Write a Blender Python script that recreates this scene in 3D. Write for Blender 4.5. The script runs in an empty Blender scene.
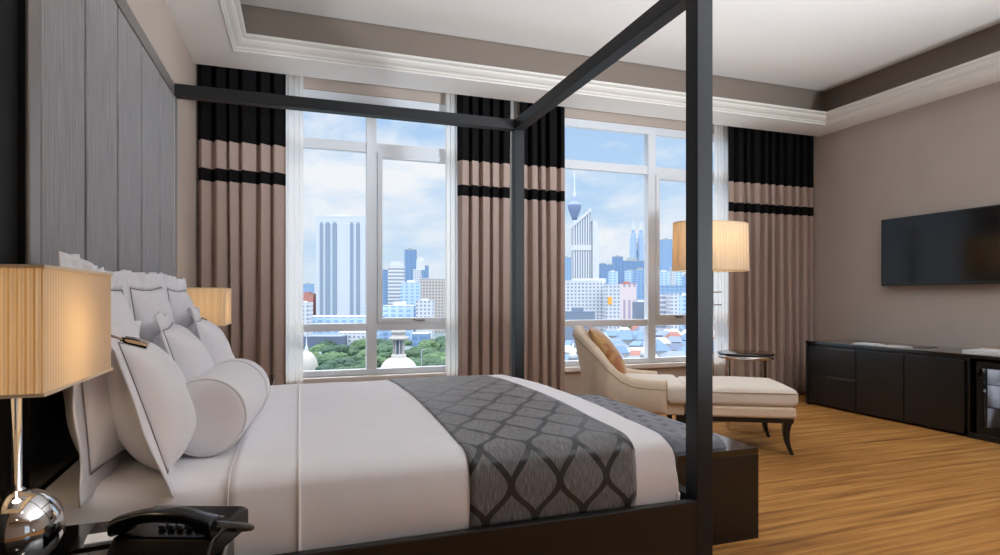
import bpy, math, random
from mathutils import Vector, Matrix, noise as mnoise
C = bpy.context.scene.collection
R = random.Random(7)
PI = math.pi

# ------------------------------------------------------------------ mesh kit
class MB:
    def __init__(s): s.v = []; s.f = []; s.sm = []
    def add(s, vs, fs, smooth=False):
        b = len(s.v); s.v += [tuple(p) for p in vs]
        for f in fs: s.f.append([b + i for i in f]); s.sm.append(smooth)
        return s
    def box(s, x0, x1, y0, y1, z0, z1):
        v = [(x0,y0,z0),(x1,y0,z0),(x1,y1,z0),(x0,y1,z0),(x0,y0,z1),(x1,y0,z1),(x1,y1,z1),(x0,y1,z1)]
        return s.add(v, [(0,3,2,1),(4,5,6,7),(0,1,5,4),(1,2,6,5),(2,3,7,6),(3,0,4,7)])
    def lathe(s, prof, c=(0,0,0), n=32, cap=True, axis='z', sx=1, sy=1):
        vs = []; fs = []; m = len(prof)
        for r, h in prof:
            for k in range(n):
                a = 2*PI*k/n; p = (r*math.cos(a)*sx, r*math.sin(a)*sy, h)
                if axis == 'y': p = (p[0], p[2], p[1])
                if axis == 'x': p = (p[2], p[0], p[1])
                vs.append((p[0]+c[0], p[1]+c[1], p[2]+c[2]))
        for j in range(m-1):
            for k in range(n):
                k2 = (k+1) % n
                fs.append((j*n+k, j*n+k2, (j+1)*n+k2, (j+1)*n+k))
        s.add(vs, fs, True)
        if cap:
            s.add([vs[k] for k in range(n)], [tuple(reversed(range(n)))])
            s.add([vs[(m-1)*n+k] for k in range(n)], [tuple(range(n))])
        return s
    def tube(s, pts, r, n=10, closed=False):
        pts = [Vector(p) for p in pts]; vs = []; fs = []; N = len(pts); up = None
        for i, p in enumerate(pts):
            if closed: t = pts[(i+1) % N] - pts[i-1]
            else: t = pts[min(i+1, N-1)] - pts[max(i-1, 0)]
            t.normalize()
            if up is None: up = Vector((0,0,1)) if abs(t.z) < .9 else Vector((1,0,0))
            a = (up - t*up.dot(t)); a.normalize(); up = a; b = t.cross(a)
            rr = r[i] if isinstance(r, (list, tuple)) else r
            for k in range(n):
                q = p + (a*math.cos(2*PI*k/n) + b*math.sin(2*PI*k/n))*rr; vs.append(tuple(q))
        for i in range(N if closed else N-1):
            j = (i+1) % N
            for k in range(n):
                k2 = (k+1) % n; fs.append((i*n+k, i*n+k2, j*n+k2, j*n+k))
        s.add(vs, fs, True)
        if not closed:
            s.add(vs[:n], [tuple(reversed(range(n)))]); s.add(vs[-n:], [tuple(range(n))])
        return s
    def grid(s, fn, nu, nv, smooth=True, cu=False, cv=False):
        vs = [fn(i/nu, j/nv) for i in range(nu + (0 if cu else 1)) for j in range(nv + (0 if cv else 1))]
        NU = nu if cu else nu+1; NV = nv if cv else nv+1; fs = []
        for i in range(nu):
            for j in range(nv):
                i2 = (i+1) % NU; j2 = (j+1) % NV
                fs.append((i*NV+j, i2*NV+j, i2*NV+j2, i*NV+j2))
        return s.add(vs, fs, smooth)
    def prism(s, poly, axis, a, b):
        n = len(poly)
        def P(q, h):
            if axis == 'z': return (q[0], q[1], h)
            if axis == 'y': return (q[0], h, q[1])
            return (h, q[0], q[1])
        vs = [P(q, a) for q in poly] + [P(q, b) for q in poly]
        fs = [tuple(reversed(range(n))), tuple(range(n, 2*n))]
        for k in range(n): fs.append((k, (k+1) % n, n+(k+1) % n, n+k))
        return s.add(vs, fs)
    def build(s, name, mat, parent=None, bevel=0, world=False, seg=2, recalc=True, sub=0, weld=False):
        off = parent_loc(parent) if (world and parent) else Vector((0,0,0))
        me = bpy.data.meshes.new(name)
        me.from_pydata([tuple(Vector(p)-off) for p in s.v], [], s.f)
        me.polygons.foreach_set('use_smooth', s.sm)
        if recalc or weld:
            import bmesh
            bm = bmesh.new(); bm.from_mesh(me)
            if weld: bmesh.ops.remove_doubles(bm, verts=bm.verts, dist=1e-5)
            bmesh.ops.recalc_face_normals(bm, faces=bm.faces); bm.to_mesh(me); bm.free()
        me.materials.append(mat)
        o = bpy.data.objects.new(name, me); C.objects.link(o)
        if parent: o.parent = parent
        if bevel:
            m = o.modifiers.new('bevel', 'BEVEL'); m.width = bevel; m.segments = seg; m.limit_method = 'ANGLE'; m.angle_limit = math.radians(40)
            m.harden_normals = False
        if sub:
            m = o.modifiers.new('sub', 'SUBSURF'); m.levels = sub; m.render_levels = sub
        return o

def parent_loc(o):
    v = Vector((0,0,0))
    while o: v += o.location; o = o.parent
    return v
def tag(o, label, cat, group=None, kind=None):
    o['label'] = label; o['category'] = cat
    if group: o['group'] = group
    if kind: o['kind'] = kind
    return o
def empty(name, loc, rz=0, label=None, cat=None, group=None):
    o = bpy.data.objects.new(name, None); C.objects.link(o); o.empty_display_size = .1
    o.location = loc; o.rotation_euler = (0,0,rz)
    if label: tag(o, label, cat, group)
    return o
def struct(o): o['kind'] = 'structure'; return o
def copy_tree(o, parent=None):
    c = o.copy(); C.objects.link(c)
    if parent: c.parent = parent
    for ch in list(o.children): copy_tree(ch, c)
    return c

# ------------------------------------------------------------------ materials
def srgb(r, g, b):
    f = lambda c: (c/255/12.92) if c/255 <= .04045 else ((c/255+.055)/1.055)**2.4
    return (f(r), f(g), f(b), 1)
def newmat(name):
    m = bpy.data.materials.new(name); m.use_nodes = True; nt = m.node_tree
    return m, nt, nt.nodes, nt.links, nt.nodes['Principled BSDF']
def mat(name, col, rough=.5, metal=0, spec=.5, coat=0, var=0, vscale=8, stretch=(1,1,1), bump=0, bscale=200, bstretch=None, sheen=0, trans=0):
    m, nt, N, L, P = newmat(name)
    P.inputs['Base Color'].default_value = col; P.inputs['Roughness'].default_value = rough
    P.inputs['Metallic'].default_value = metal; P.inputs['Specular IOR Level'].default_value = spec
    P.inputs['Coat Weight'].default_value = coat; P.inputs['Coat Roughness'].default_value = .08
    P.inputs['Sheen Weight'].default_value = sheen
    tc = N.new('ShaderNodeTexCoord')
    if var:
        mp = N.new('ShaderNodeMapping'); mp.inputs['Scale'].default_value = stretch
        L.new(tc.outputs['Object'], mp.inputs[0])
        n = N.new('ShaderNodeTexNoise'); n.inputs['Scale'].default_value = vscale; n.inputs['Detail'].default_value = 5
        L.new(mp.outputs[0], n.inputs[0])
        rp = N.new('ShaderNodeValToRGB'); e = rp.color_ramp.elements
        e[0].position = .3; e[1].position = .7
        e[0].color = tuple(c*(1-var) for c in col[:3])+(1,); e[1].color = tuple(min(1, c*(1+var)) for c in col[:3])+(1,)
        L.new(n.outputs['Fac'], rp.inputs[0]); L.new(rp.outputs[0], P.inputs['Base Color'])
    if bump:
        mp = N.new('ShaderNodeMapping'); mp.inputs['Scale'].default_value = bstretch or (1,1,1)
        L.new(tc.outputs['Object'], mp.inputs[0])
        n = N.new('ShaderNodeTexNoise'); n.inputs['Scale'].default_value = bscale; n.inputs['Detail'].default_value = 3
        L.new(mp.outputs[0], n.inputs[0])
        b = N.new('ShaderNodeBump'); b.inputs['Strength'].default_value = bump; b.inputs['Distance'].default_value = .01
        L.new(n.outputs['Fac'], b.inputs['Height']); L.new(b.outputs[0], P.inputs['Normal'])
    return m
def nmath(N, L, op, a, b=None, c=None):
    n = N.new('ShaderNodeMath'); n.operation = op
    for i, x in enumerate((a, b, c)):
        if x is None: continue
        if isinstance(x, (int, float)): n.inputs[i].default_value = x
        else: L.new(x, n.inputs[i])
    return n.outputs[0]

M = {}
M['ceiling'] = mat('ceiling_paint', srgb(238,235,232), .9)
M['crown'] = mat('crown_paint', srgb(214,210,204), .6)
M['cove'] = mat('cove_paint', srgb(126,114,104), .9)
M['wall'] = mat('taupe_wallpaper', srgb(192,178,167), .9, var=.03, vscale=3, bump=.05, bscale=300)
M['wall_tv'] = mat('grey_taupe_wallpaper', srgb(188,177,168), .85, var=.03, vscale=3, bump=.05, bscale=300)
M['frame_w'] = mat('window_frame', srgb(232,238,245), .45)
M['sill'] = mat('sill_paint', srgb(238,235,232), .5)
M['matt_black'] = mat('matt_black_wood', srgb(13,12,12), .6, spec=.2)
M['black_wood'] = mat('black_lacquer_wood', srgb(16,16,17), .35, coat=.15, var=.15, vscale=4, stretch=(1,1,8))
M['black_gloss'] = mat('black_gloss', srgb(14,13,13), .12, coat=.6)
M['canopy'] = mat('dark_bronze_metal', srgb(28,29,32), .48, spec=.35)
M['hb_frame'] = mat('satin_pewter_frame', srgb(150,144,140), .42, metal=.6)
M['linen'] = mat('white_linen', srgb(238,236,240), .85, bump=.12, bscale=500, sheen=.2)
M['duvet'] = mat('white_duvet', srgb(241,239,243), .85, bump=.35, bscale=7, sheen=.2)
M['piping'] = mat('grey_piping', srgb(138,134,136), .8)
M['satin_piping'] = mat('white_satin_piping', srgb(250,247,246), .5)
M['chrome'] = mat('chrome', srgb(215,213,212), .06, metal=1)
M['steel'] = mat('steel', srgb(170,168,166), .25, metal=1)
M['bench_cushion'] = mat('slate_fabric', srgb(122,124,134), .9, var=.15, vscale=60, bump=.3, bscale=400, sheen=.3)
M['cream'] = mat('cream_upholstery', srgb(226,206,182), .85, var=.04, vscale=30, bump=.15, bscale=500, sheen=.3)
M['cream_top'] = mat('ivory_upholstery', srgb(232,222,210), .85, bump=.15, bscale=500, sheen=.3)
M['brown_pipe'] = mat('tan_piping', srgb(190,165,135), .8)
M['phone'] = mat('black_plastic', srgb(16,16,17), .25)
M['phone_grey'] = mat('grey_plastic', srgb(110,110,112), .4)
M['paper'] = mat('white_paper', srgb(238,238,240), .6)
M['tan_paper'] = mat('tan_book_cover', srgb(170,140,110), .6)
M['grey_paper'] = mat('grey_brochure', srgb(90,88,88), .3)
M['screen'] = mat('tv_screen', srgb(12,12,13), .12, spec=.35)
M['bezel'] = mat('tv_bezel', srgb(12,12,13), .3)
M['inside'] = mat('fridge_interior', srgb(150,150,155), .5)
M['glass_green'] = mat('bottle_glass', srgb(120,110,80), .1)
M['bottle_white'] = mat('bottle_clear', srgb(190,195,200), .1)
M['curt_black'] = mat('black_curtain_fabric', srgb(30,28,32), .8, bump=.2, bscale=300, sheen=.2)
M['curt_tan'] = mat('rose_taupe_curtain_fabric', srgb(178,146,130), .7, bump=.2, bscale=300, sheen=.3)
M['pull'] = mat('handle_metal', srgb(120,115,110), .3, metal=1)

def carpet():
    m, nt, N, L, P = newmat('golden_streaked_carpet')
    tc = N.new('ShaderNodeTexCoord'); mp = N.new('ShaderNodeMapping'); mp.inputs['Scale'].default_value = (.5, 13, 1)
    wob = N.new('ShaderNodeTexNoise'); wob.inputs['Scale'].default_value = .9; L.new(tc.outputs['Object'], wob.inputs[0])
    mx = N.new('ShaderNodeVectorMath'); mx.operation = 'MULTIPLY_ADD'; mx.inputs[1].default_value = (0,.05,0)
    L.new(wob.outputs['Color'], mx.inputs[0]); L.new(tc.outputs['Object'], mx.inputs[2]); L.new(mx.outputs[0], mp.inputs[0])
    n1 = N.new('ShaderNodeTexNoise'); n1.inputs['Scale'].default_value = 1.6; n1.inputs['Detail'].default_value = 6; n1.inputs['Roughness'].default_value = .68
    L.new(mp.outputs[0], n1.inputs[0])
    rp = N.new('ShaderNodeValToRGB'); e = rp.color_ramp.elements
    e[0].position = .3; e[0].color = srgb(116,74,38); e[1].position = .7; e[1].color = srgb(196,148,82)
    x = e.new(.45); x.color = srgb(158,108,54); x = e.new(.54); x.color = srgb(178,126,64)
    L.new(n1.outputs['Fac'], rp.inputs[0]); L.new(rp.outputs[0], P.inputs['Base Color'])
    n2 = N.new('ShaderNodeTexNoise'); n2.inputs['Scale'].default_value = 180; L.new(tc.outputs['Object'], n2.inputs[0])
    b = N.new('ShaderNodeBump'); b.inputs['Strength'].default_value = .5; b.inputs['Distance'].default_value = .008
    L.new(n2.outputs['Fac'], b.inputs['Height']); L.new(b.outputs[0], P.inputs['Normal'])
    P.inputs['Roughness'].default_value = .8; P.inputs['Specular IOR Level'].default_value = .25
    return m
M['carpet'] = carpet()

def headboard_fabric():
    m, nt, N, L, P = newmat('silver_grain_panel')
    tc = N.new('ShaderNodeTexCoord'); mp = N.new('ShaderNodeMapping'); mp.inputs['Scale'].default_value = (1, 160, 4)
    L.new(tc.outputs['Object'], mp.inputs[0])
    n = N.new('ShaderNodeTexNoise'); n.inputs['Scale'].default_value = 1; n.inputs['Detail'].default_value = 4; n.inputs['Roughness'].default_value = .7
    L.new(mp.outputs[0], n.inputs[0])
    rp = N.new('ShaderNodeValToRGB'); e = rp.color_ramp.elements
    e[0].position = .3; e[0].color = srgb(120,117,117); e[1].position = .7; e[1].color = srgb(172,169,170)
    L.new(n.outputs['Fac'], rp.inputs[0]); L.new(rp.outputs[0], P.inputs['Base Color'])
    P.inputs['Roughness'].default_value = .55
    b = N.new('ShaderNodeBump'); b.inputs['Strength'].default_value = .25; b.inputs['Distance'].default_value = .003
    L.new(n.outputs['Fac'], b.inputs['Height']); L.new(b.outputs[0], P.inputs['Normal'])
    return m
M['hb'] = headboard_fabric()

def shade_mat(name, col, tcol):
    m, nt, N, L, P = newmat(name); N.remove(P)
    out = N['Material Output']
    d = N.new('ShaderNodeBsdfDiffuse'); d.inputs[0].default_value = col
    t = N.new('ShaderNodeBsdfTranslucent'); t.inputs[0].default_value = tcol
    tc = N.new('ShaderNodeTexCoord'); sp = N.new('ShaderNodeSeparateXYZ'); L.new(tc.outputs['Object'], sp.inputs[0])
    q = nmath(N, L, 'SINE', nmath(N, L, 'MULTIPLY', nmath(N, L, 'ADD', sp.outputs['X'], sp.outputs['Y']), 2*PI/.0131))
    rp = N.new('ShaderNodeValToRGB'); e = rp.color_ramp.elements; e[0].position = .25; e[1].position = .75
    e[0].color = tuple(c*.68 for c in tcol[:3])+(1,); e[1].color = tcol
    L.new(nmath(N, L, 'MULTIPLY_ADD', q, .5, .5), rp.inputs[0]); L.new(rp.outputs[0], t.inputs[0])
    mx = N.new('ShaderNodeMixShader'); mx.inputs[0].default_value = .5
    L.new(d.outputs[0], mx.inputs[1]); L.new(t.outputs[0], mx.inputs[2]); L.new(mx.outputs[0], out.inputs[0])
    return m
M['shade'] = shade_mat('pleated_cream_shade', srgb(244,236,222), srgb(250,215,160))
M['shade_trim'] = mat('shade_trim', srgb(225,205,175), .8)

def sheer_mat():
    m, nt, N, L, P = newmat('white_sheer_voile'); N.remove(P); out = N['Material Output']
    d = N.new('ShaderNodeBsdfDiffuse'); d.inputs[0].default_value = srgb(245,243,240)
    t = N.new('ShaderNodeBsdfTranslucent'); t.inputs[0].default_value = srgb(250,248,246)
    tr = N.new('ShaderNodeBsdfTransparent')
    a = N.new('ShaderNodeMixShader'); a.inputs[0].default_value = .6
    b = N.new('ShaderNodeMixShader'); b.inputs[0].default_value = .85
    L.new(d.outputs[0], a.inputs[1]); L.new(t.outputs[0], a.inputs[2])
    L.new(tr.outputs[0], b.inputs[1]); L.new(a.outputs[0], b.inputs[2]); L.new(b.outputs[0], out.inputs[0])
    return m
M['sheer'] = sheer_mat()

def glass_mat(name, tint=(1,1,1,1), refl=.5, dark=0):
    m, nt, N, L, P = newmat(name); N.remove(P); out = N['Material Output']
    tr = N.new('ShaderNodeBsdfTransparent'); tr.inputs[0].default_value = tint
    g = N.new('ShaderNodeBsdfGlossy'); g.inputs['Roughness'].default_value = .01
    fr = N.new('ShaderNodeFresnel'); fr.inputs[0].default_value = 1.45
    k = nmath(N, L, 'MULTIPLY', fr.outputs[0], refl)
    mx = N.new('ShaderNodeMixShader'); L.new(k, mx.inputs[0]); L.new(tr.outputs[0], mx.inputs[1]); L.new(g.outputs[0], mx.inputs[2])
    L.new(mx.outputs[0], out.inputs[0]); return m
M['glass'] = glass_mat('window_glass', (.98,.99,1,1), .2)
M['smoke_glass'] = glass_mat('smoked_glass', (.75,.75,.77,1), 1)

def curtain_mat():
    m, nt, N, L, P = newmat('banded_black_and_rose_taupe_curtain')
    tc = N.new('ShaderNodeTexCoord'); sp = N.new('ShaderNodeSeparateXYZ'); L.new(tc.outputs['Object'], sp.inputs[0])
    z = sp.outputs['Z']
    a = nmath(N, L, 'GREATER_THAN', z, 2.335)
    b1 = nmath(N, L, 'GREATER_THAN', z, 2.015); b2 = nmath(N, L, 'LESS_THAN', z, 2.115)
    b = nmath(N, L, 'MULTIPLY', b1, b2); k = nmath(N, L, 'MAXIMUM', a, b)
    mx = N.new('ShaderNodeMix'); mx.data_type = 'RGBA'
    L.new(k, mx.inputs[0]); mx.inputs[6].default_value = srgb(180,160,150); mx.inputs[7].default_value = srgb(15,14,16)
    L.new(mx.outputs[2], P.inputs['Base Color']); P.inputs['Roughness'].default_value = .8; P.inputs['Specular IOR Level'].default_value = .15
    return m
M['curtain'] = curtain_mat()

def runner_mat():
    # ogee lattice, black bands on streaked grey
    m, nt, N, L, P = newmat('ogee_pattern_runner')
    tc = N.new('ShaderNodeTexCoord'); uv = N.new('ShaderNodeUVMap'); sp = N.new('ShaderNodeSeparateXYZ'); L.new(uv.outputs[0], sp.inputs[0])
    u, v = sp.outputs['X'], sp.outputs['Y']
    PU, PV, W = .185, .28, .0105     # cell width along the bed, height across it
    # wavy lines: u = k*PU/2 + (-1)^k * A*cos(2pi v/PV)
    cosv = nmath(N, L, 'COSINE', nmath(N, L, 'MULTIPLY', v, 2*PI/PV))
    A = PU/4*.93
    sk = nmath(N, L, 'MULTIPLY', nmath(N, L, 'SINE', nmath(N, L, 'MULTIPLY', v, 4*PI/PV)), .10)
    off = nmath(N, L, 'MULTIPLY', nmath(N, L, 'ADD', cosv, sk), A)
    def dist(uu, base):  # distance to nearest line base+k*PU
        t = nmath(N, L, 'DIVIDE', nmath(N, L, 'SUBTRACT', uu, base), PU)
        fr = nmath(N, L, 'SUBTRACT', nmath(N, L, 'FRACT', nmath(N, L, 'ADD', t, .5)), .5)
        return nmath(N, L, 'MULTIPLY', nmath(N, L, 'ABSOLUTE', fr), PU)
    d1 = dist(nmath(N, L, 'SUBTRACT', u, off), 0); d2 = dist(nmath(N, L, 'ADD', u, off), PU/2)
    d = nmath(N, L, 'MINIMUM', d1, d2)
    # compensate slope for even width
    wv = nmath(N, L, 'MULTIPLY_ADD', nmath(N, L, 'ABSOLUTE', nmath(N, L, 'SINE', nmath(N, L, 'MULTIPLY', v, 2*PI/PV))), W*.4, W)
    k = nmath(N, L, 'LESS_THAN', d, wv)
    mp = N.new('ShaderNodeMapping'); mp.inputs['Scale'].default_value = (420, 22, 1); L.new(uv.outputs[0], mp.inputs[0])
    n = N.new('ShaderNodeTexNoise'); n.inputs['Scale'].default_value = 1; n.inputs['Detail'].default_value = 3; L.new(mp.outputs[0], n.inputs[0])
    rp = N.new('ShaderNodeValToRGB'); e = rp.color_ramp.elements
    e[0].position = .44; e[0].color = srgb(90,89,92); e[1].position = .62; e[1].color = srgb(128,126,128)
    L.new(n.outputs['Fac'], rp.inputs[0])
    mx = N.new('ShaderNodeMix'); mx.data_type = 'RGBA'; L.new(k, mx.inputs[0]); L.new(rp.outputs[0], mx.inputs[6]); mx.inputs[7].default_value = srgb(20,20,23)
    L.new(mx.outputs[2], P.inputs['Base Color'])
    rr = nmath(N, L, 'MULTIPLY_ADD', k, -.25, .65); L.new(rr, P.inputs['Roughness'])
    L.new(nmath(N, L, 'MULTIPLY_ADD', k, -.2, .4), P.inputs['Sheen Weight']); L.new(nmath(N, L, 'MULTIPLY_ADD', k, .2, .4), P.inputs['Specular IOR Level'])
    bp = N.new('ShaderNodeBump'); bp.inputs['Strength'].default_value = .3; bp.inputs['Distance'].default_value = .003
    L.new(n.outputs['Fac'], bp.inputs['Height']); L.new(bp.outputs[0], P.inputs['Normal'])
    return m
M['runner'] = runner_mat()

def leaf_silk():
    m, nt, N, L, P = newmat('copper_leaf_silk')
    tc = N.new('ShaderNodeTexCoord'); n = N.new('ShaderNodeTexNoise'); n.inputs['Scale'].default_value = 7; n.inputs['Detail'].default_value = 1
    n.inputs['Distortion'].default_value = 1.5
    L.new(tc.outputs['Object'], n.inputs[0])
    rp = N.new('ShaderNodeValToRGB'); e = rp.color_ramp.elements
    e[0].position = .42; e[0].color = srgb(190,148,92); e[1].position = .6; e[1].color = srgb(168,104,58)
    L.new(n.outputs['Fac'], rp.inputs[0]); L.new(rp.outputs[0], P.inputs['Base Color']); P.inputs['Roughness'].default_value = .45
    P.inputs['Sheen Weight'].default_value = .3
    return m
M['silk'] = leaf_silk()

# facade: window grid in object space
def facade(name, wall, glass, cw, ch, fw=.6, fh=.55, rough=.6, horiz=False, vert=False):
    m, nt, N, L, P = newmat(name)
    tc = N.new('ShaderNodeTexCoord'); sp = N.new('ShaderNodeSeparateXYZ'); L.new(tc.outputs['Object'], sp.inputs[0])
    def cell(x, c, f):
        t = nmath(N, L, 'FRACT', nmath(N, L, 'DIVIDE', x, c)); return nmath(N, L, 'LESS_THAN', t, f)
    gn = N.new('ShaderNodeNewGeometry')
    vt = N.new('ShaderNodeVectorTransform'); vt.vector_type = 'NORMAL'; vt.convert_from = 'WORLD'; vt.convert_to = 'OBJECT'
    L.new(gn.outputs['Normal'], vt.inputs[0]); sn = N.new('ShaderNodeSeparateXYZ'); L.new(vt.outputs[0], sn.inputs[0])
    side = nmath(N, L, 'GREATER_THAN', nmath(N, L, 'ABSOLUTE', sn.outputs['X']), .7)
    hx = nmath(N, L, 'ADD', nmath(N, L, 'MULTIPLY', side, sp.outputs['Y']), nmath(N, L, 'MULTIPLY', nmath(N, L, 'SUBTRACT', 1, side), sp.outputs['X']))
    k = cell(sp.outputs['Z'], ch, fh)
    if vert: k = cell(hx, cw, fw)
    elif not horiz: k = nmath(N, L, 'MULTIPLY', k, cell(hx, cw, fw))
    top = nmath(N, L, 'LESS_THAN', nmath(N, L, 'ABSOLUTE', sn.outputs['Z']), .5)
    k = nmath(N, L, 'MULTIPLY', k, top)
    mx = N.new('ShaderNodeMix'); mx.data_type = 'RGBA'; L.new(k, mx.inputs[0]); mx.inputs[6].default_value = wall; mx.inputs[7].default_value = glass
    L.new(mx.outputs[2], P.inputs['Base Color']); P.inputs['Roughness'].default_value = rough
    return m

# ------------------------------------------------------------------ room
XL, XR, YB, YW, YR, ZC = -.765, 5.52, 5.02, 5.25, -3.2, 2.9
ZT = 3.3; ZP = 3.12
b = MB(); b.box(XL-.2, XR+.2, YR-.2, YW+.2, -.15, 0); struct(b.build('floor', M['carpet']))
b = MB(); b.box(XL-.15, XL, YR, YW, 0, ZT+.05); struct(b.build('wall_left', M['wall']))
b = MB(); b.box(XR, XR+.15, YR, YW, 0, ZT+.05); struct(b.build('wall_right', M['wall_tv']))

# window wall with two openings
W1 = (-.27, 1.49, .41, 2.885); W2 = (2.33, 4.67, .41, 2.885)
b = MB(); T = .22
b.box(XL-.15, W1[0], YW, YW+T, 0, ZT); b.box(W1[1], W2[0], YW, YW+T, 0, ZT); b.box(W2[1], XR+.15, YW, YW+T, 0, ZT)
for w in (W1, W2):
    b.box(w[0], w[1], YW, YW+T, 0, w[2]); b.box(w[0], w[1], YW, YW+T, w[3], ZT)
struct(b.build('wall_back', M['wall']))

def window(n, x0, x1, z0, z1, xm):
    y = YW+.02; t = .07
    f = MB()
    f.box(x0, x0+.05, y, y+t, z0, z1); f.box(x1-.05, x1, y, y+t, z0, z1)
    f.box(x0+.05, x1-.05, y, y+t, z0, z0+.05); f.box(x0+.05, x1-.05, y, y+t, z1-.075, z1)
    f.box(xm-.045, xm+.045, y-.01, y+t, z0+.05, z1-.075)
    for a, c in ((x0+.05, xm-.045), (xm+.045, x1-.05)):
        f.box(a, c, y+.002, y+t, 2.388, 2.472); f.box(a, c, y+.002, y+t, .80, .868)
    root = struct(f.build('window_%d' % n, M['frame_w'], bevel=.004))
    s = MB(); a, c = xm+.05, x1-.055; za, zb = .868, 2.388
    s.box(a, a+.045, y-.012, y+t-.01, za, zb); s.box(c-.04, c, y-.012, y+t-.01, za, zb)
    s.box(a+.045, c-.04, y-.012, y+t-.01, za, za+.045); s.box(a+.045, c-.04, y-.012, y+t-.01, zb-.045, zb)
    s.build('sash', M['frame_w'], root, bevel=.004)
    xc = (a+c)/2 + (.0 if n == 1 else -.25)
    h = MB(); h.box(xc-.035, xc+.035, y-.03, y-.012, za+.012, za+.032)
    h.tube([(xc+.02, y-.035, za+.022), (xc-.02, y-.05, za+.024), (xc-.075, y-.045, za+.03)], .007)
    h.build('handle', M['pull'], root)
    g = MB(); yg = y+.035
    for p, q in ((x0+.05, xm-.045), (xm+.045, x1-.05)):
        for r_, s_ in ((z0+.05, .80), (.868, 2.388), (2.472, z1-.075)):
            g.add([(p,yg,r_),(q,yg,r_),(q,yg,s_),(p,yg,s_)], [(0,1,2,3)])
    g.build('window_glass', M['glass'], root, recalc=False)
    k = MB(); k.box(x0-.04, x1+.04, YW-.06, YW+.025, z0-.045, z0-.002)
    k.build('window_sill', M['sill'], root, bevel=.006)
window(1, *W1, .61); window(2, *W2, 3.50)

# rear wall behind the viewer with an opening added to admit fill daylight
W3 = (3.2, 5.0, .4, 2.7)
b = MB()
b.box(XL-.15, W3[0], YR-.15, YR, 0, ZT); b.box(W3[1], XR+.15, YR-.15, YR, 0, ZT)
b.box(W3[0], W3[1], YR-.15, YR, 0, W3[2]); b.box(W3[0], W3[1], YR-.15, YR, W3[3], ZT)
struct(b.build('wall_front', M['wall']))
f = MB()
for i in range(3):
    x = W3[0] + (W3[1]-W3[0])*i/2; f.box(x-.04, x+.04, YR-.12, YR-.05, W3[2], W3[3])
f.box(W3[0], W3[1], YR-.12, YR-.05, W3[2], W3[2]+.06); f.box(W3[0], W3[1], YR-.12, YR-.05, W3[3]-.06, W3[3])
w3 = struct(f.build('window_3', M['frame_w']))

# ceiling: soffit ring, crown, cove, raised tray
TX0, TX1, TY0, TY1 = -.456, 5.21, -2.4, 4.66
b = MB()
b.box(XL-.15, TX0, YR, YB, ZC, ZC+.06); b.box(TX1, XR+.15, YR, YB, ZC, ZC+.06)
b.box(TX0, TX1, TY1, YB, ZC, ZC+.06); b.box(TX0, TX1, YR, TY0, ZC, ZC+.06)
b.box(XL, XR, YB-.02, YB, ZC+.06, ZT)                 # drop edge of the curtain pocket
struct(b.build('ceiling', M['ceiling']))
b = MB(); b.box(XL-.15, XR+.15, YR-.15, YW+T, ZT, ZT+.06); struct(b.build('ceiling_tray', M['ceiling']))
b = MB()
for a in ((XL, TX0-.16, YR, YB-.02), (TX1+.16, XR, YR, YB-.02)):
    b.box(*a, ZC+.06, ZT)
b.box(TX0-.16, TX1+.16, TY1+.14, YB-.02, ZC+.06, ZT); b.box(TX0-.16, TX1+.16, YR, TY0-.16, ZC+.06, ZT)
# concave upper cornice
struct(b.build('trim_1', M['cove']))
prof = [(-.008,-.004),(0,-.004),(0,.012),(.012,.018),(.018,.03),(.045,.042),(.062,.058),(.066,.072),(.085,.078),(.094,.084),(.094,.1),(-.008,.1)]
prof = [(t+.004, h) for t, h in prof]
def ring(prof, x0, x1, y0, y1, z):
    m = MB(); rings = []
    for t, h in prof:
        rings.append([(x0+t, y0+t, z+h), (x1-t, y0+t, z+h), (x1-t, y1-t, z+h), (x0+t, y1-t, z+h)])
    vs = [p for r in rings for p in r]; fs = []; n = len(prof)
    for i in range(n):
        j = (i+1) % n
        for k in range(4):
            k2 = (k+1) % 4; fs.append((i*4+k, i*4+k2, j*4+k2, j*4+k))
    m.add(vs, fs); return m
struct(ring(prof, TX0, TX1, TY0, TY1, ZC).build('trim_2', M['crown']))
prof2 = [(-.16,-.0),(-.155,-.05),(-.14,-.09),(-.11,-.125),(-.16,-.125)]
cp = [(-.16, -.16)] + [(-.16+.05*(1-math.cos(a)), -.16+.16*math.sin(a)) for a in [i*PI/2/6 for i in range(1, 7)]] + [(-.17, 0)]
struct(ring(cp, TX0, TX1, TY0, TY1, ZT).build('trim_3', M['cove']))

# baseboards
b = MB(); b.box(XL, XL+.015, 3.96, YW, 0, .1); struct(b.build('baseboard_left', M['crown']))
b = MB(); b.box(XR-.015, XR, YR, YW, 0, .1); struct(b.build('baseboard_right', M['black_wood']))
# dark lacquered wall panelling beside the headboard
b = MB()
for k in range(4): b.box(XL, -.712, 1.90-.62*(k+1)+.006, 1.90-.62*k, 0, ZC)
b.box(XL, -.72, -.58, 1.90, 0, ZC)
struct(b.build('wall_panelling', M['matt_black'], bevel=.002))

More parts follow.
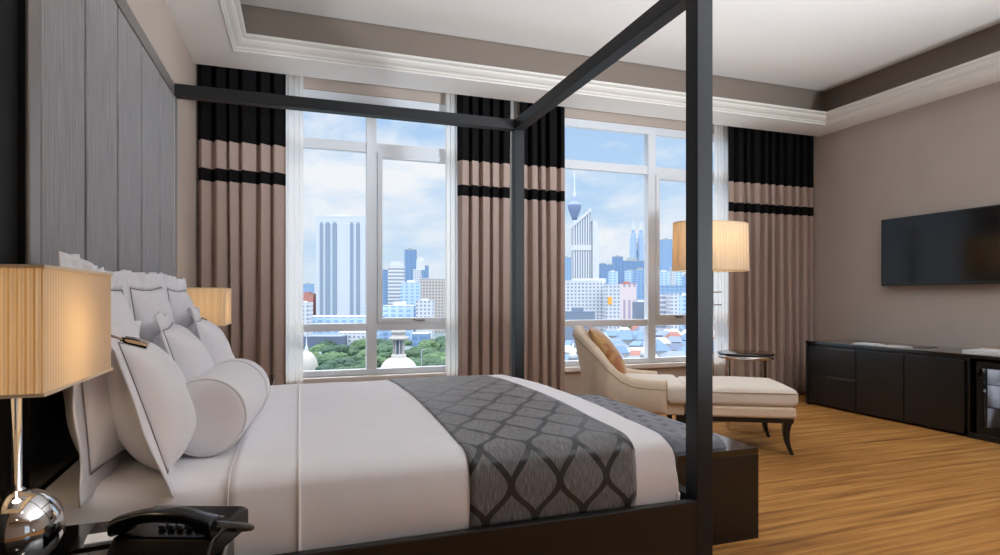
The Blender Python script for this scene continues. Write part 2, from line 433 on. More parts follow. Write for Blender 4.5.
# ------------------------------------------------------------------ bed
HX = -.688
bed = empty('canopy_bed', (.4, 2.9, 0), 0, 'black four-poster canopy bed with tall grey panelled headboard', 'bed')
hb = MB()
hb.box(XL+.001, -.70, 1.906, 3.93, .1, 2.35)
hbo = hb.build('headboard', M['black_wood'], bed, world=True)
fr = MB()
fr.box(-.70, HX, 1.906, 1.977, 1.02, 2.35); fr.box(-.70, HX, 3.857, 3.93, .1, 2.35); fr.box(-.70, HX, 1.977, 3.857, 2.281, 2.35)
fr.build('headboard_frame', M['hb_frame'], hbo, bevel=.004, world=True)
for k in range(5):
    y0 = 1.977 + .376*k; p = MB(); p.box(-.70, -.690, y0+.012, y0+.364, 1.02, 2.274)
    p.build('headboard_panel', M['hb'], hbo, bevel=.004, world=True)
p = MB(); p.box(-.70, -.69, 1.906, 3.857, .1, 1.015); p.build('lower_panel', M['black_wood'], hbo, world=True)
PX, PN, PF, hw = 1.471, 1.891, 3.877, .036
for y in (PN, PF):
    p = MB(); p.box(PX-hw, PX+hw, y-hw, y+hw, 0, 2.28); p.build('post', M['canopy'], bed, bevel=.003, world=True)
    p = MB(); p.box(HX, PX-hw, y-hw, y+hw, 2.281, 2.35)
    p.build('canopy_beam', M['canopy'], bed, bevel=.003, world=True)
p = MB(); p.box(PX-hw, PX+hw, PN-hw, PF+hw, 2.28, 2.352); p.build('canopy_beam', M['canopy'], bed, bevel=.003, world=True)
for y0, y1 in ((PN-hw, PN+.0), (PF, PF+hw)):
    p = MB(); p.box(-.70, PX-hw, y0, y1, .07, .322); p.build('side_rail', M['black_wood'], bed, bevel=.004, world=True)
p = MB(); p.box(PX-.02, PX+hw-.005, PN+hw, PF-hw, .07, .322); p.build('foot_rail', M['black_wood'], bed, bevel=.004, world=True)
p = MB(); p.box(-.66, PX-.06, PN+.03, PF-.03, .0, .25); p.build('bed_base', M['black_wood'], bed, world=True)

# bedding profile: cross-section over y (both sides), closed at foot
BY0, BY1, BX0, BX1 = 1.905, 3.865, -.68, 1.372
def bed_surf(x, s, dz=0, out=0):
    """s in [0,1] runs across the bed from near hem over the top to far hem."""
    L1, L2 = .24, .13; Wt = (BY1-BY0) - 2*.10
    tot = 2*(L1+L2) + Wt; t = s*tot
    mir = t > tot/2
    if mir: t = tot - t
    if t < L1:
        y = BY0 - .012*math.sin(PI*t/L1) - out; z = .30 + t*.86
    elif t < L1+L2:
        a = (t-L1)/L2*PI/2; y = BY0-out + (.10+out)*(1-math.cos(a)); z = .506 + .062*math.sin(a)
    else:
        q = (t-L1-L2)/(Wt/2); y = BY0+.10 + q*(Wt/2); z = .568 + .03*math.sin(q*PI/2)
    if mir: y = BY0+BY1 - y
    # foot rounding
    e = x - (BX1-.06)
    if e > 0:
        q = min(1, e/.06); z -= .035*(1-math.sqrt(max(0, 1-q*q)))*(1 if z > .45 else .2)
    w = .004*mnoise.noise(Vector((x*3, y*3, z*5))) + .0025*mnoise.noise(Vector((x*9+5, y*7, z*9)))
    return (x, y + (w if z < .5 else 0)*1.5, z + dz + (w if z > .5 else 0))
def bedding(name, mtl, x0, x1, dz, out, nx=60, ns=110, foot=False, parent=None, zhem=None):
    b = MB()
    def f(u, v): return bed_surf(x0+(x1-x0)*u, v, dz, out)
    b.grid(f, nx, ns)
    if foot:  # front wall at the foot
        rows = []
        pts = [f(1, j/ns) for j in range(ns+1)]
        vs = []; n = 6
        for q in range(n+1):
            for (x, y, z) in pts:
                vs.append((x + .008*math.sin(PI*min(1, q/n)) , y, z + (.30-z)*q/n))
        fs = [(q*(ns+1)+j, q*(ns+1)+j+1, (q+1)*(ns+1)+j+1, (q+1)*(ns+1)+j) for q in range(n) for j in range(ns)]
        b.add(vs, fs, True)
    return b
m_ = bedding('mattress', M['linen'], BX0, BX1-.01, -.012, -.012, foot=True); m_.build('mattress', M['linen'], bed, world=True, weld=True)
p = MB(); p.box(-.66, BX1-.03, BY0+.03, BY1-.03, .25, .50); p.build('mattress_core', M['linen'], bed, world=True)
def place(b, name, mtl, loc, label, cat, group=None, **k):
    b.v = [tuple(Vector(p)-Vector(loc)) for p in b.v]
    o = b.build(name, mtl, None, **k); o.location = loc; tag(o, label, cat, group); return o
dv = bedding('duvet', M['duvet'], -.20, BX1, 0, 0, foot=True)
duvet = place(dv, 'duvet', M['duvet'], (.5, 2.9, .33), 'smooth white duvet tucked over the mattress of the canopy bed', 'duvet', weld=True)
sd = duvet.modifiers.new('thick', 'SOLIDIFY'); sd.thickness = .006; sd.offset = -1
b = MB(); b.tube([Vector(bed_surf(.0, j/110, .003, .003)) for j in range(0, 111)], .0055, 6)
b.build('piping', M['satin_piping'], duvet, world=True)
b = MB(); b.tube([Vector(bed_surf(-.20, j/110, .0, .0)) for j in range(0, 111)], .002, 6)
b.build('piping', M['linen'], duvet, world=True)

# runner with its own UVs (metres)
b = MB(); nx, ns = 24, 160; pts = []; uvl = []
RX0, RX1 = .545, 1.19
for i in range(nx+1):
    x = RX0 + (RX1-RX0)*i/nx; L_ = 0; prev = None
    for j in range(ns+1):
        p = Vector(bed_surf(x, .004+.992*j/ns, .006, .006))
        if prev is not None: L_ += (p-prev).length
        prev = p; pts.append(tuple(p)); uvl.append((x, L_))
fs = [(i*(ns+1)+j, (i+1)*(ns+1)+j, (i+1)*(ns+1)+j+1, i*(ns+1)+j+1) for i in range(nx) for j in range(ns)]
b.add(pts, fs, True)
run = place(b, 'bed_runner', M['runner'], (.87, 2.9, .33), 'dark grey bed runner with black ogee lattice across the white duvet', 'bed runner', recalc=True)
uvm = run.data.uv_layers.new(name='UVMap')
for lp in run.data.loops: uvm.data[lp.index].uv = uvl[lp.vertex_index]
sd = run.modifiers.new('thick', 'SOLIDIFY'); sd.thickness = .004; sd.offset = -1

# ------------------------------------------------------------------ pillows
def pillow(name, mtl, loc, ry, rz, w, h, t, fl, label, group, seed, cat='pillow', flmat=None, crease=1, pipe=True, roll=0):
    """local: X = thickness (front +X), Y = width, Z = height, origin at the bottom centre."""
    rr = random.Random(seed); ph = [rr.uniform(0, 10) for _ in range(6)]
    root = empty(name, loc, 0); root.rotation_euler = (Matrix.Rotation(rz, 3, 'Z') @ Matrix.Rotation(ry, 3, 'Y') @ Matrix.Rotation(roll, 3, 'X')).to_euler(); tag(root, label, cat, group)
    n = 36
    iw, ih = w/2-fl, h/2-fl
    def body(sgn):
        def f(u, v):
            a, c = 2*u-1, 2*v-1
            # pull in sides a touch like a stuffed pillow
            y = a*iw*(1-.06*(1-abs(a))*0 - .045*(1-c*c)*abs(a)); z = h/2 + c*ih*(1-.045*(1-a*a)*abs(c))
            e = max(0, (1-abs(a)**2.4))*max(0, (1-abs(c)**2.4))
            x = t/2*e**.5
            nz = mnoise.noise(Vector((y*9+ph[0], z*9+ph[1], ph[2])))
            x *= 1 + .07*nz*crease
            # sag: fuller low
            x *= 1 + .12*(-c)
            # radiating creases at the corners
            k = abs(a*c); x -= .006*crease*math.sin(14*math.atan2(abs(c), abs(a)+.001)+ph[3])*k*e**.2
            return (sgn*x, y, z)
        return f
    b = MB(); b.grid(body(1), n, n); b.grid(body(-1), n, n)
    b.build('pillow_body', mtl, root, weld=True)
    if fl > .02:
        def edge(s):  # perimeter point, inner and outward direction
            s = s*4; k = int(s) % 4; q = s-int(s); c = 2*q-1
            P_ = [(-1, c), (c, 1), (1, -c), (-c, -1)][k]
            return P_
        N_ = 160; vs = []; fs = []; m = 4
        inner_pts = []
        for i in range(N_):
            a, c = edge(i/N_)
            y = a*iw*(1-.045*(1-c*c)*abs(a)); z = h/2+c*ih*(1-.045*(1-a*a)*abs(c))
            oy, oz = a*w/2*(1-.03*(1-c*c)), h/2+c*h/2*(1-.03*(1-a*a))
            inner_pts.append((y, z))
            for j in range(m+1):
                q = j/m
                wv = .02*q*mnoise.noise(Vector((y*7+ph[4], z*7, ph[5]))) + (.03*q*mnoise.noise(Vector((y*26+ph[4], ph[5], 3))) if c > .7 else 0)
                if c > .7: oz2 = .018*q*mnoise.noise(Vector((y*16, ph[2], 7)))
                else: oz2 = 0
                dr = 0
                vs.append((wv + dr, y+(oy-y)*q, z+(oz-z)*q+oz2))
        for i in range(N_):
            i2 = (i+1) % N_
            for j in range(m): fs.append((i*(m+1)+j, i2*(m+1)+j, i2*(m+1)+j+1, i*(m+1)+j+1))
        b = MB(); b.add(vs, fs, True); o = b.build('flange', flmat or mtl, root)
        sd = o.modifiers.new('t', 'SOLIDIFY'); sd.thickness = .005; sd.offset = 0
        if pipe:
            b = MB(); b.tube([(.0035, y, z) for y, z in inner_pts[::2]], .002, 6, closed=True); b.build('piping', M['piping'], root)
    return root
# back row of euro pillows against the headboard
def lean(xb, xt, zb, zt): return math.atan2(xb-xt, zt-zb)
BR = [(2.17, 'nearest of the three tall white pillows standing against the headboard'),
      (2.86, 'middle one of the tall white pillows standing against the headboard'),
      (3.49, 'tall white pillow against the headboard beside the far lamp')]
for i, (y, lb) in enumerate(BR):
    a = -lean(-.535, -.615, .5, 1.2)
    pillow('euro_pillow', M['linen'], (-.545, y, [.515,.515,.515][i]), a, R.uniform(-.03, .03), .64, .70, .17, .07, lb, 'tall pillows against the headboard', 20+i, roll=[-.06, .02, 0][i])
FR = [(2.155, 'nearest white pillow of the front row, its wide flange facing the phone'),
      (2.70, 'white pillow in the middle of the front row behind the bolster'),
      (3.21, 'farthest white pillow of the front row near the windows')]
for i, (y, lb) in enumerate(FR):
    pillow('sham_pillow', M['linen'], ([-.372,-.372,-.355][i], y, [.515,.535,.535][i]), [-.31,-.29,-.25][i], [.12, .10, .08][i], .575, .53, .22, .062, lb, 'front row of pillows', 40+i, crease=1, roll=[-.04,.03,0][i])
# bolster
bol = empty('bolster_pillow', (-.275, 2.47, .70), math.radians(-4)); tag(bol, 'white cylindrical bolster lying on the bed in front of the pillows', 'bolster')
prof = [(0,-.332),(.08,-.332),(.112,-.328),(.126,-.318),(.131,-.302)] + [(.131+.002*math.sin(i*2.3), -.30+.60*i/20) for i in range(21)] + [(.131,.302),(.126,.318),(.112,.328),(.08,.332),(0,.332)]
b = MB(); b.lathe(prof, n=48, cap=False, axis='y'); b.build('bolster_body', M['linen'], bol, weld=True)
for yy in (-.318, .20, .318):
    rr_ = .128 if abs(yy) > .2 else .1335
    b = MB(); b.tube([(rr_*math.cos(a), yy, rr_*math.sin(a)) for a in [2*PI*k/48 for k in range(48)]], .0035, 6, closed=True)
    b.build('piping', M['piping'] if abs(yy) < .2 else M['linen'], bol)

# ------------------------------------------------------------------ reading lights on the headboard
def reading_light(mount, mid, h0, h1, label):
    root = empty('reading_light', mount, 0, 0); tag(root, label, 'reading light')
    b = MB(); b.box(mount[0]-.012, mount[0]+.006, mount[1]-.025, mount[1]+.025, mount[2]-.04, mount[2]+.04)
    b.build('mount', M['chrome'], root, bevel=.003, world=True)
    A, B_, C_, D_ = Vector(mount), Vector(mid), Vector(mid)*.4+Vector(h0)*.6, Vector(h0)
    pts = [((1-t)**3)*A + 3*t*(1-t)**2*B_ + 3*t*t*(1-t)*C_ + t**3*D_ for t in [i/20 for i in range(21)]]
    b = MB(); b.tube(pts, .0035, 8); b.build('flexible_arm', M['chrome'], root, world=True)
    d = Vector(h1)-Vector(h0)
    b = MB(); b.tube([Vector(h0), Vector(h0)+d*.1, Vector(h0)+d*.15, Vector(h0)+d*.3, Vector(h0)+d*.32, Vector(h1)], [.007,.007,.012,.012,.013,.013], 20)
    b.build('lamp_head', M['chrome'], root, world=True)
    return root
reading_light((-.682, 1.94, 1.0), (-.55, 1.86, 1.02), (-.46, 1.845, .985), (-.395, 1.845, .966), 'chrome reading light on bendable arm beside the near lampshade')
reading_light((-.682, 3.90, 1.0), (-.62, 3.93, 1.0), (-.575, 3.92, .975), (-.53, 3.90, .955), 'chrome reading light on bendable arm beside the far lampshade')

# ------------------------------------------------------------------ nightstands
def nightstand(y0, y1, label):
    root = empty('nightstand', (-.44, (y0+y1)/2, 0)); tag(root, label, 'nightstand')
    b = MB(); b.box(-.70, -.162, y0, y1, .49, .52); b.build('tabletop', M['black_gloss'], root, bevel=.004, world=True)
    b = MB(); b.box(-.70, -.18, y0+.02, y1-.02, .06, .49); b.build('cabinet', M['black_wood'], root, bevel=.003, world=True)
    for z0, z1 in ((.08, .27), (.28, .47)):
        b = MB(); b.box(-.18, -.166, y0+.03, y1-.03, z0, z1); d = b.build('drawer', M['black_wood'], root, bevel=.002, world=True)
        b = MB(); ym = (y0+y1)/2; b.box(-.166, -.152, ym-.06, ym+.06, z1-.04, z1-.028); b.build('handle', M['pull'], d, world=True, bevel=.002)
    b = MB(); b.box(-.68, -.2, y0+.04, y1-.04, 0, .06); b.build('plinth', M['black_wood'], root, world=True)
nightstand(1.08, 1.76, 'glossy black nightstand carrying the phone and the near lamp')
nightstand(4.02, 4.66, 'black nightstand beyond the bed under the far lamp')

# ------------------------------------------------------------------ table lamps with pleated rectangular shades
def pleated_box(sx, sy, z0, z1, pitch=.0131, amp=.0028, taper=0):
    b = MB(); per = []
    cs = [(-sx,-sy),(sx,-sy),(sx,sy),(-sx,sy)]
    for k in range(4):
        p, q = Vector(cs[k]), Vector(cs[(k+1) % 4]); L_ = (q-p).length; n = max(2, int(L_/pitch)*4); d = (q-p)/n; nr = Vector((d.y, -d.x)).normalized()
        for i in range(n):
            t = i/4; per.append(p + d*i + nr*amp*math.sin(2*PI*t))
    N_ = len(per); vs = [(p.x, p.y, z0) for p in per] + [(p.x*(1-taper), p.y*(1-taper), z1) for p in per]
    b.add(vs, [(i, (i+1) % N_, N_+(i+1) % N_, N_+i) for i in range(N_)], False)
    return b
def rim(sx, sy, z, h, t=.004):
    b = MB()
    b.box(-sx-t, sx+t, -sy-t, -sy+t, z, z+h); b.box(-sx-t, sx+t, sy-t, sy+t, z, z+h)
    b.box(-sx-t, -sx+t, -sy+t, sy-t, z, z+h); b.box(sx-t, sx+t, -sy+t, sy-t, z, z+h)
    return b
def bulb_light(name, loc, energy, col, size=.03):
    l = bpy.data.lights.new(name, 'POINT'); l.energy = energy; l.color = col; l.shadow_soft_size = size
    o = bpy.data.objects.new(name, l); C.objects.link(o); o.location = loc; return o
M['bulb'], _nt, _N, _L, _P = newmat('bulb_glass')
_P.inputs['Base Color'].default_value = (1, .9, .75, 1); _P.inputs['Emission Color'].default_value = (1, .72, .38, 1); _P.inputs['Emission Strength'].default_value = 3
def table_lamp(y, label, e):
    root = empty('table_lamp', (-.567, y, .52)); tag(root, label, 'table lamp', 'table lamps on the nightstands')
    prof = [(.045,0),(.05,.004)] + [(.085*math.sin(a), .088-.085*math.cos(a)) for a in [PI*(.2+.77*i/22) for i in range(23)]]
    b = MB(); b.lathe(prof, n=48); b.build('ball_base', M['chrome'], root, weld=True)
    b = MB(); b.lathe([(.016,.165),(.016,.172),(.0095,.176),(.0095,.47)], n=24); b.build('pole', M['chrome'], root, weld=True)
    z0, z1 = .395, .64
    s = pleated_box(.118, .207, z0, z1).build('lamp_shade', M['shade'], root, recalc=False)
    for zz in (z0, z1-.007): rim(.118, .207, zz, .007).build('shade_trim', M['shade_trim'], s)
    b = MB(); b.tube([(-.116,0,z1-.02),(.116,0,z1-.02)], .003); b.tube([(0,0,.47),(0,0,z1-.02)], .004); b.build('shade_frame', M['steel'], s)
    b = MB(); b.lathe([(.004,.555),(.02,.548),(.03,.53),(.028,.51),(.014,.485),(.012,.47)], n=20); b.build('bulb', M['bulb'], root, weld=True)
    bulb_light('lamp_glow', (-.567, y, 1.02), e, (1, .78, .54), .05)
table_lamp(1.505, 'near lamp with pleated cream shade and chrome ball base on the nightstand', 2.3)
table_lamp(4.27, 'far pleated cream table lamp past the bed by the left curtain', 2.4)

# ------------------------------------------------------------------ telephone
ph = empty('telephone', (-.262, 1.535, .52), math.radians(-20)); tag(ph, 'black corded desk telephone on the near nightstand', 'telephone')
b = MB(); b.prism([(-.105,0),(.095,0),(.095,.012),(.07,.045),(-.08,.062),(-.105,.05)], 'x', -.115, .115)
# prism poly is (y,z): back is +y low
b.v = [(x, -y, z) for x, y, z in b.v]; b.build('phone_base', M['phone'], ph, bevel=.008, seg=3)
kp = MB()
for i in range(6):
    for j in range(4): kp.box(-.03+i*.021, -.016+i*.021, .02-j*.02, .032-j*.02, .05, .0575+.001*j)
kp.build('keypad', M['phone_grey'], ph, bevel=.002)
b = MB()
def hs(u, v):
    x = -.115 + .23*u; arch = math.sin(PI*u)
    w = .026 + .004*math.cos(2*PI*(u-.5)*2)*.5; zc = .072 + .022*arch; th = .014
    if u < .2 or u > .8: th = .02; zc -= .006
    a = 2*PI*v; return (x, -.06 + w*math.copysign(abs(math.cos(a))**.7, math.cos(a)), zc + th*math.copysign(abs(math.sin(a))**.7, math.sin(a)))
b.grid(hs, 30, 20, cv=True)
b.add([hs(0, j/20) for j in range(20)], [tuple(range(20))]); b.add([hs(1, j/20) for j in range(20)], [tuple(reversed(range(20)))])
b.build('handset', M['phone'], ph, bevel=.004, weld=True)
b = MB(); pts = []
for i in range(260):
    t = i/259; cx = .115+.055*math.sin(PI*t); cy = -.06+.10*t; cz = .07-.052*t; a = i*.9
    pts.append((cx+.006*math.cos(a), cy, cz+.006*math.sin(a)+.003))
b.tube(pts, .002, 6); b.build('coiled_cord', M['phone_grey'], ph)
# small notepad tray to the left of the telephone
nt_ = MB(); nt_.box(-.06, .06, -.045, .045, 0, .006)
np_ = nt_.build('notepad', M['black_gloss'], None, bevel=.002); np_.location = (-.44, 1.62, .5205); np_.rotation_euler = (0, 0, .15)
tag(np_, 'small black notepad holder between the ball lamp and the telephone', 'notepad')
b = MB(); b.box(-.035, .035, -.03, .03, .006, .009); b.build('paper_sheet', M['paper'], np_)

# ------------------------------------------------------------------ bench at the foot of the bed
bn = empty('bed_bench', (1.76, 2.9, 0)); tag(bn, 'black lacquered storage bench at the foot of the bed', 'bench')
b = MB(); b.box(1.54, 1.983, 2.13, 3.67, .384, .414); b.build('bench_top', M['black_gloss'], bn, bevel=.003, world=True)
for y0, y1 in ((2.13, 2.16), (3.64, 3.67)):
    b = MB(); b.box(1.54, 1.983, y0, y1, 0, .384); b.build('side_panel', M['black_wood'], bn, bevel=.002, world=True)
b = MB(); b.box(1.55, 1.97, 2.16, 3.64, .04, .384); b.build('bench_body', M['black_wood'], bn, world=True)
cu = empty('bench_cushion', (1.71, 2.80, .414)); tag(cu, 'slate grey button tufted cushion lying on the bench', 'cushion')
CX, CY, CH = .14, .62, .056
btn = []
for i in range(11):
    y = -CY+.05+i*(2*CY-.10)/10
    for j in range(3 if i % 2 == 0 else 2):
        btn.append(((-.09+.09*j) if i % 2 == 0 else (-.045+.09*j), y))
def cs(u, v):
    a, c = 2*u-1, 2*v-1
    x = math.copysign(abs(a)**.8, a)*CX; y = math.copysign(abs(c)**.95, c)*CY
    ex, ey = CX-abs(x), CY-abs(y)
    z = CH*min(1, max(0, ex/.03))**.4 * min(1, max(0, ey/.03))**.4
    dpt = 0
    for bx, by in btn:
        d2 = (x-bx)**2+(y-by)**2
        if d2 < .01: dpt += .014*math.exp(-d2/.0004)
    # diamond folds
    yy = (y+CY-.05)/((2*CY-.10)/10); fx = abs((((x/.045) + yy + 1) % 2)-1); fy = abs((((x/.045) - yy + 1) % 2)-1)
    z -= dpt + .0*fx; 
    if min(ex, ey) > .02: z -= .004*(max(0, 1-fx*5)+max(0, 1-fy*5))
    return (x, y, max(.0005, z))
b = MB(); b.grid(cs, 60, 220); b.add([(-CX,-CY,0),(CX,-CY,0),(CX,CY,0),(-CX,CY,0)], [(0,3,2,1)]); b.build('cushion_body', M['bench_cushion'], cu)
for bx, by in btn:
    pass
b = MB()
for bx, by in btn: b.lathe([(0,.004),(.006,.003),(.008,0)], c=(bx, by, CH-.0205), n=10, cap=False)
o_ = b.build('buttons', M['bench_cushion'], cu); o_['kind'] = 'stuff'

# ------------------------------------------------------------------ lounge chair and ottoman
TH = math.radians(-27.5); U = Vector((math.cos(TH), math.sin(TH), 0)); O = Vector((1.954, 3.81, 0))
ch = empty('lounge_chair', O+U*.02, TH); tag(ch, 'cream tub lounge chair with sloping arms in front of the window', 'lounge chair')
CWD = .64; CL = .57
# plan path of the shell centre line
path = []
rc = .2; t0 = .045
def add_path():
    P = []
    for i in range(15): P.append((CL - (CL-rc)*i/14, t0, Vector((0,-1))))
    for i in range(1, 11):
        a = PI/2*i/10; P.append((rc - (rc-t0)*math.sin(a), rc-(rc-t0)*math.cos(a), Vector((-math.sin(a), -math.cos(a)))))
    m = len(P)
    for i in range(1, 9): P.append((t0, rc+(CWD-2*rc)*i/8, Vector((-1,0))))
    Q = [(u, CWD-v, Vector((n.x, -n.y))) for u, v, n in reversed(P[:m-1])]
    return P + Q
path = add_path()
def arm_h(u, v):
    # height profile as a function of distance forward
    zs = [(.0,.905),(.045,.87),(.08,.80),(.12,.715),(.17,.625),(.24,.555),(.33,.515),(.45,.50),(.6,.495)]
    for (a, za), (b_, zb) in zip(zs, zs[1:]):
        if u <= b_: q = max(0, (u-a)/(b_-a)); return za+(zb-za)*q
    return .495
rings = []
for (u, v, n) in path:
    H = arm_h(u, v); lean_ = .11*max(0, (H-.5)/.4)
    sec = []
    hb_, t = .045, .045
    for (o_, z) in [(-hb_,.27),(-hb_-.004,.36),(-hb_,H-.03),(-hb_+.012,H-.008),(-hb_+.032,H),(.02,H),(hb_-.012,H-.012),(hb_,H-.035),(hb_,.36),(hb_,.27)]:
        k = lean_*max(0, (z-.35)/.5)
        off = -o_ + k     # outward positive
        sec.append((u + n.x*off, v + n.y*off, z))
    rings.append(sec)
b = MB(); ns = len(rings[0]); vs = [p for r in rings for p in r]
fs = [(i*ns+j, (i+1)*ns+j, (i+1)*ns+(j+1) % ns, i*ns+(j+1) % ns) for i in range(len(rings)-1) for j in range(ns)]
b.add(vs, fs, True); b.add(rings[0], [tuple(range(ns))]); b.add(rings[-1], [tuple(reversed(range(ns)))])
sh = b.build('backrest', M['cream'], ch, bevel=.008, weld=True)
b = MB(); b.tube([(p[3][0], p[3][1], p[3][2]-.03) for p in [[r[0], r[1], r[2], r[2]] for r in rings]], .004, 6)
b.tube([rings[0][j] for j in (1,2,3,4,5,6,7,8)], .004, 6)
b.build('piping', M['brown_pipe'], sh)
b = MB(); b.box(.06, .70, .045, CWD-.045, .25, .345); b.build('seat_base', M['cream'], ch, bevel=.012, seg=3)
def rbox(x0, x1, y0, y1, z0, z1, crown=.02, r=.035, n=24):
    """soft cushion"""
    b = MB(); cx, cy = (x0+x1)/2, (y0+y1)/2; hx, hy = (x1-x0)/2, (y1-y0)/2
    def top(sg):
        def f(u, v):
            a, c = 2*u-1, 2*v-1
            a = math.sin(a*PI/2); c = math.sin(c*PI/2)
            x, y = a*hx, c*hy
            ex, ey = hx-abs(x), hy-abs(y)
            q = 1
            for e in (ex, ey):
                if e < r: q *= math.sqrt(max(0, 1-(1-e/r)**2))**.8
            zz = (z1-z0)/2*(.45+.55*q) + crown*(1-a*a)*(1-c*c)*(1 if sg > 0 else .0)
            return (cx+x, cy+y, (z0+z1)/2 + sg*zz)
        return f
    b.grid(top(1), n, n); b.grid(top(-1), n, n)
    # side band
    t_, u_ = top(1), top(-1)
    per = [(i/n, 0) for i in range(n)] + [(1, i/n) for i in range(n)] + [(1-i/n, 1) for i in range(n)] + [(0, 1-i/n) for i in range(n)]
    N_ = len(per); b.add([t_(*p) for p in per] + [u_(*p) for p in per], [(i, (i+1) % N_, N_+(i+1) % N_, N_+i) for i in range(N_)], True)
    return b
def cush_pipe(x0, x1, y0, y1, z):
    b = MB(); r = .02; pts = []
    for cx, cy, a0 in ((x1-r, y1-r, 0), (x0+r, y1-r, PI/2), (x0+r, y0+r, PI), (x1-r, y0+r, 3*PI/2)):
        for i in range(5):
            a = a0+PI/2*i/4; pts.append((cx+(r+.001)*math.cos(a), cy+(r+.001)*math.sin(a), z))
    b.tube(pts, .0035, 6, closed=True); return b
b = rbox(.10, .62, .09, CWD-.09, .345, .478, .022); 
sc_ = b.build('seat_cushion', M['cream_top'], ch, weld=True)
b = rbox(.575, .715, .0, CWD, .335, .468, .012, r=.03); b.build('seat_cushion_front', M['cream_top'], ch, weld=True)
def leg(parent, x, y, dx, dy, ztop=.25):
    b = MB(); rs = []
    for i in range(9):
        q = i/8; z = ztop*(1-q); w = .030*(1-q)+.013*q - .002*math.sin(PI*q); k = (.012*math.sin(PI*q*1.0)*-1 + .03*q*q)
        rs.append([(x+dx*k-w*.9, y+dy*k-w*.9, z), (x+dx*k+w*.9, y+dy*k-w*.9, z), (x+dx*k+w*.9, y+dy*k+w*.9, z), (x+dx*k-w*.9, y+dy*k+w*.9, z)])
    vs = [p for r in rs for p in r]; fs = [(i*4+k, i*4+(k+1) % 4, (i+1)*4+(k+1) % 4, (i+1)*4+k) for i in range(8) for k in range(4)]
    b.add(vs, fs); b.add(rs[0], [(0,3,2,1)]); b.add(rs[-1], [(0,1,2,3)])
    return b.build('leg', M['black_wood'], parent, bevel=.002, weld=True)
for x, y, dx, dy in ((.14,.1,-1,-.5), (.67,.07,1,-.5), (.14,CWD-.1,-1,.5), (.67,CWD-.07,1,.5)): leg(ch, x, y, dx, dy)
OW = .60
ot = empty('ottoman', O+U*.745, TH); tag(ot, 'cream upholstered ottoman on black legs pushed against the lounge chair', 'ottoman')
b = MB(); b.box(.0, .715, 0, OW, .255, .335); b.build('upholstered_base', M['cream'], ot, bevel=.018, seg=3)
b = MB(); b.box(.012, .70, .012, OW-.012, .222, .256); b.build('wooden_frame', M['black_wood'], ot, bevel=.002)
rbox(-.005, .722, -.005, OW+.005, .335, .462, .03).build('ottoman_cushion', M['cream_top'], ot, weld=True)
cush_pipe(-.006, .723, -.006, OW+.006, .43).build('piping', M['brown_pipe'], ot)
for x, y, dx, dy in ((.05,.045,-1,-.3), (.665,.045,1,-.3), (.05,OW-.045,-1,.3), (.665,OW-.045,1,.3)): leg(ot, x, y, dx, dy, .226)
# copper cushion leaning in the chair
tp = O + U*.30 + Vector((-U.y, U.x, 0))*.25
pillow('throw_pillow', M['silk'], (tp.x, tp.y, .49), -.60, TH, .46, .46, .16, 0.004, 'copper gold silk cushion with leaf pattern leaning in the cream chair', None, 77, cat='cushion', crease=.6, pipe=False)

# ------------------------------------------------------------------ floor lamp and side table
fl = empty('floor_lamp', (3.51, 4.35, 0)); tag(fl, 'tall chrome floor lamp with wide pleated shade behind the side table', 'floor lamp')
b = MB(); b.lathe([(.14,0),(.14,.014),(.135,.02),(.0,.02)], n=48, cap=False); b.build('base', M['chrome'], fl, weld=True)
for sx in (-.022, .022):
    b = MB(); b.lathe([(.007,.02),(.007,1.60)], c=(sx,0,0), n=14); b.build('pole', M['chrome'], fl)
for z in (1.145, 1.03):
    b = MB(); b.tube([(-.09,0,z),(.115,0,z)], .006, 12); b.build('crossbar', M['chrome'], fl)
Z0, Z1, A1, A2 = 1.335, 1.765, .365, .20
b = MB(); n = 560; vs = []
for z, sc2 in ((Z0, 1), (Z1, .975)):
    for k in range(n):
        a = 2*PI*k/n; q = 1+.009*math.sin(a*140/1)
        ca, sa = math.cos(a), math.sin(a); e = .8
        vs.append((math.copysign(abs(ca)**e, ca)*A1*sc2*q, math.copysign(abs(sa)**e, sa)*A2*sc2*q, z))
b.add(vs, [(k, (k+1) % n, n+(k+1) % n, n+k) for k in range(n)])
s = b.build('lamp_shade', M['shade'], fl, recalc=False)
for z, sc2 in ((Z0+.004, 1), (Z1-.004, .975)):
    b = MB(); b.tube([(math.copysign(abs(math.cos(a))**.8, math.cos(a))*A1*sc2, math.copysign(abs(math.sin(a))**.8, math.sin(a))*A2*sc2, z) for a in [2*PI*k/80 for k in range(80)]], .005, 6, closed=True); b.build('shade_trim', M['shade_trim'], s)
b = MB(); b.tube([(-A1*.95,0,1.70),(A1*.95,0,1.70)], .003); b.tube([(0,-A2*.95,1.70),(0,A2*.95,1.70)], .003); b.build('shade_frame', M['steel'], s)
for sx in (-.1, .1):
    b = MB(); b.lathe([(.004,.07),(.022,.06),(.03,.04),(.026,.02),(.012,0)], c=(sx,0,1.56), n=18); b.build('bulb', M['bulb'], fl, weld=True)
b = MB(); b.tube([(-.1,0,1.56),(.1,0,1.56)], .008); b.build('bulb_arm', M['chrome'], fl)
bulb_light('lamp_glow', (3.61, 4.35, 1.59), 2.5, (1, .74, .42), .05)
bulb_light('lamp_glow', (3.41, 4.35, 1.59), 2.5, (1, .74, .42), .05)

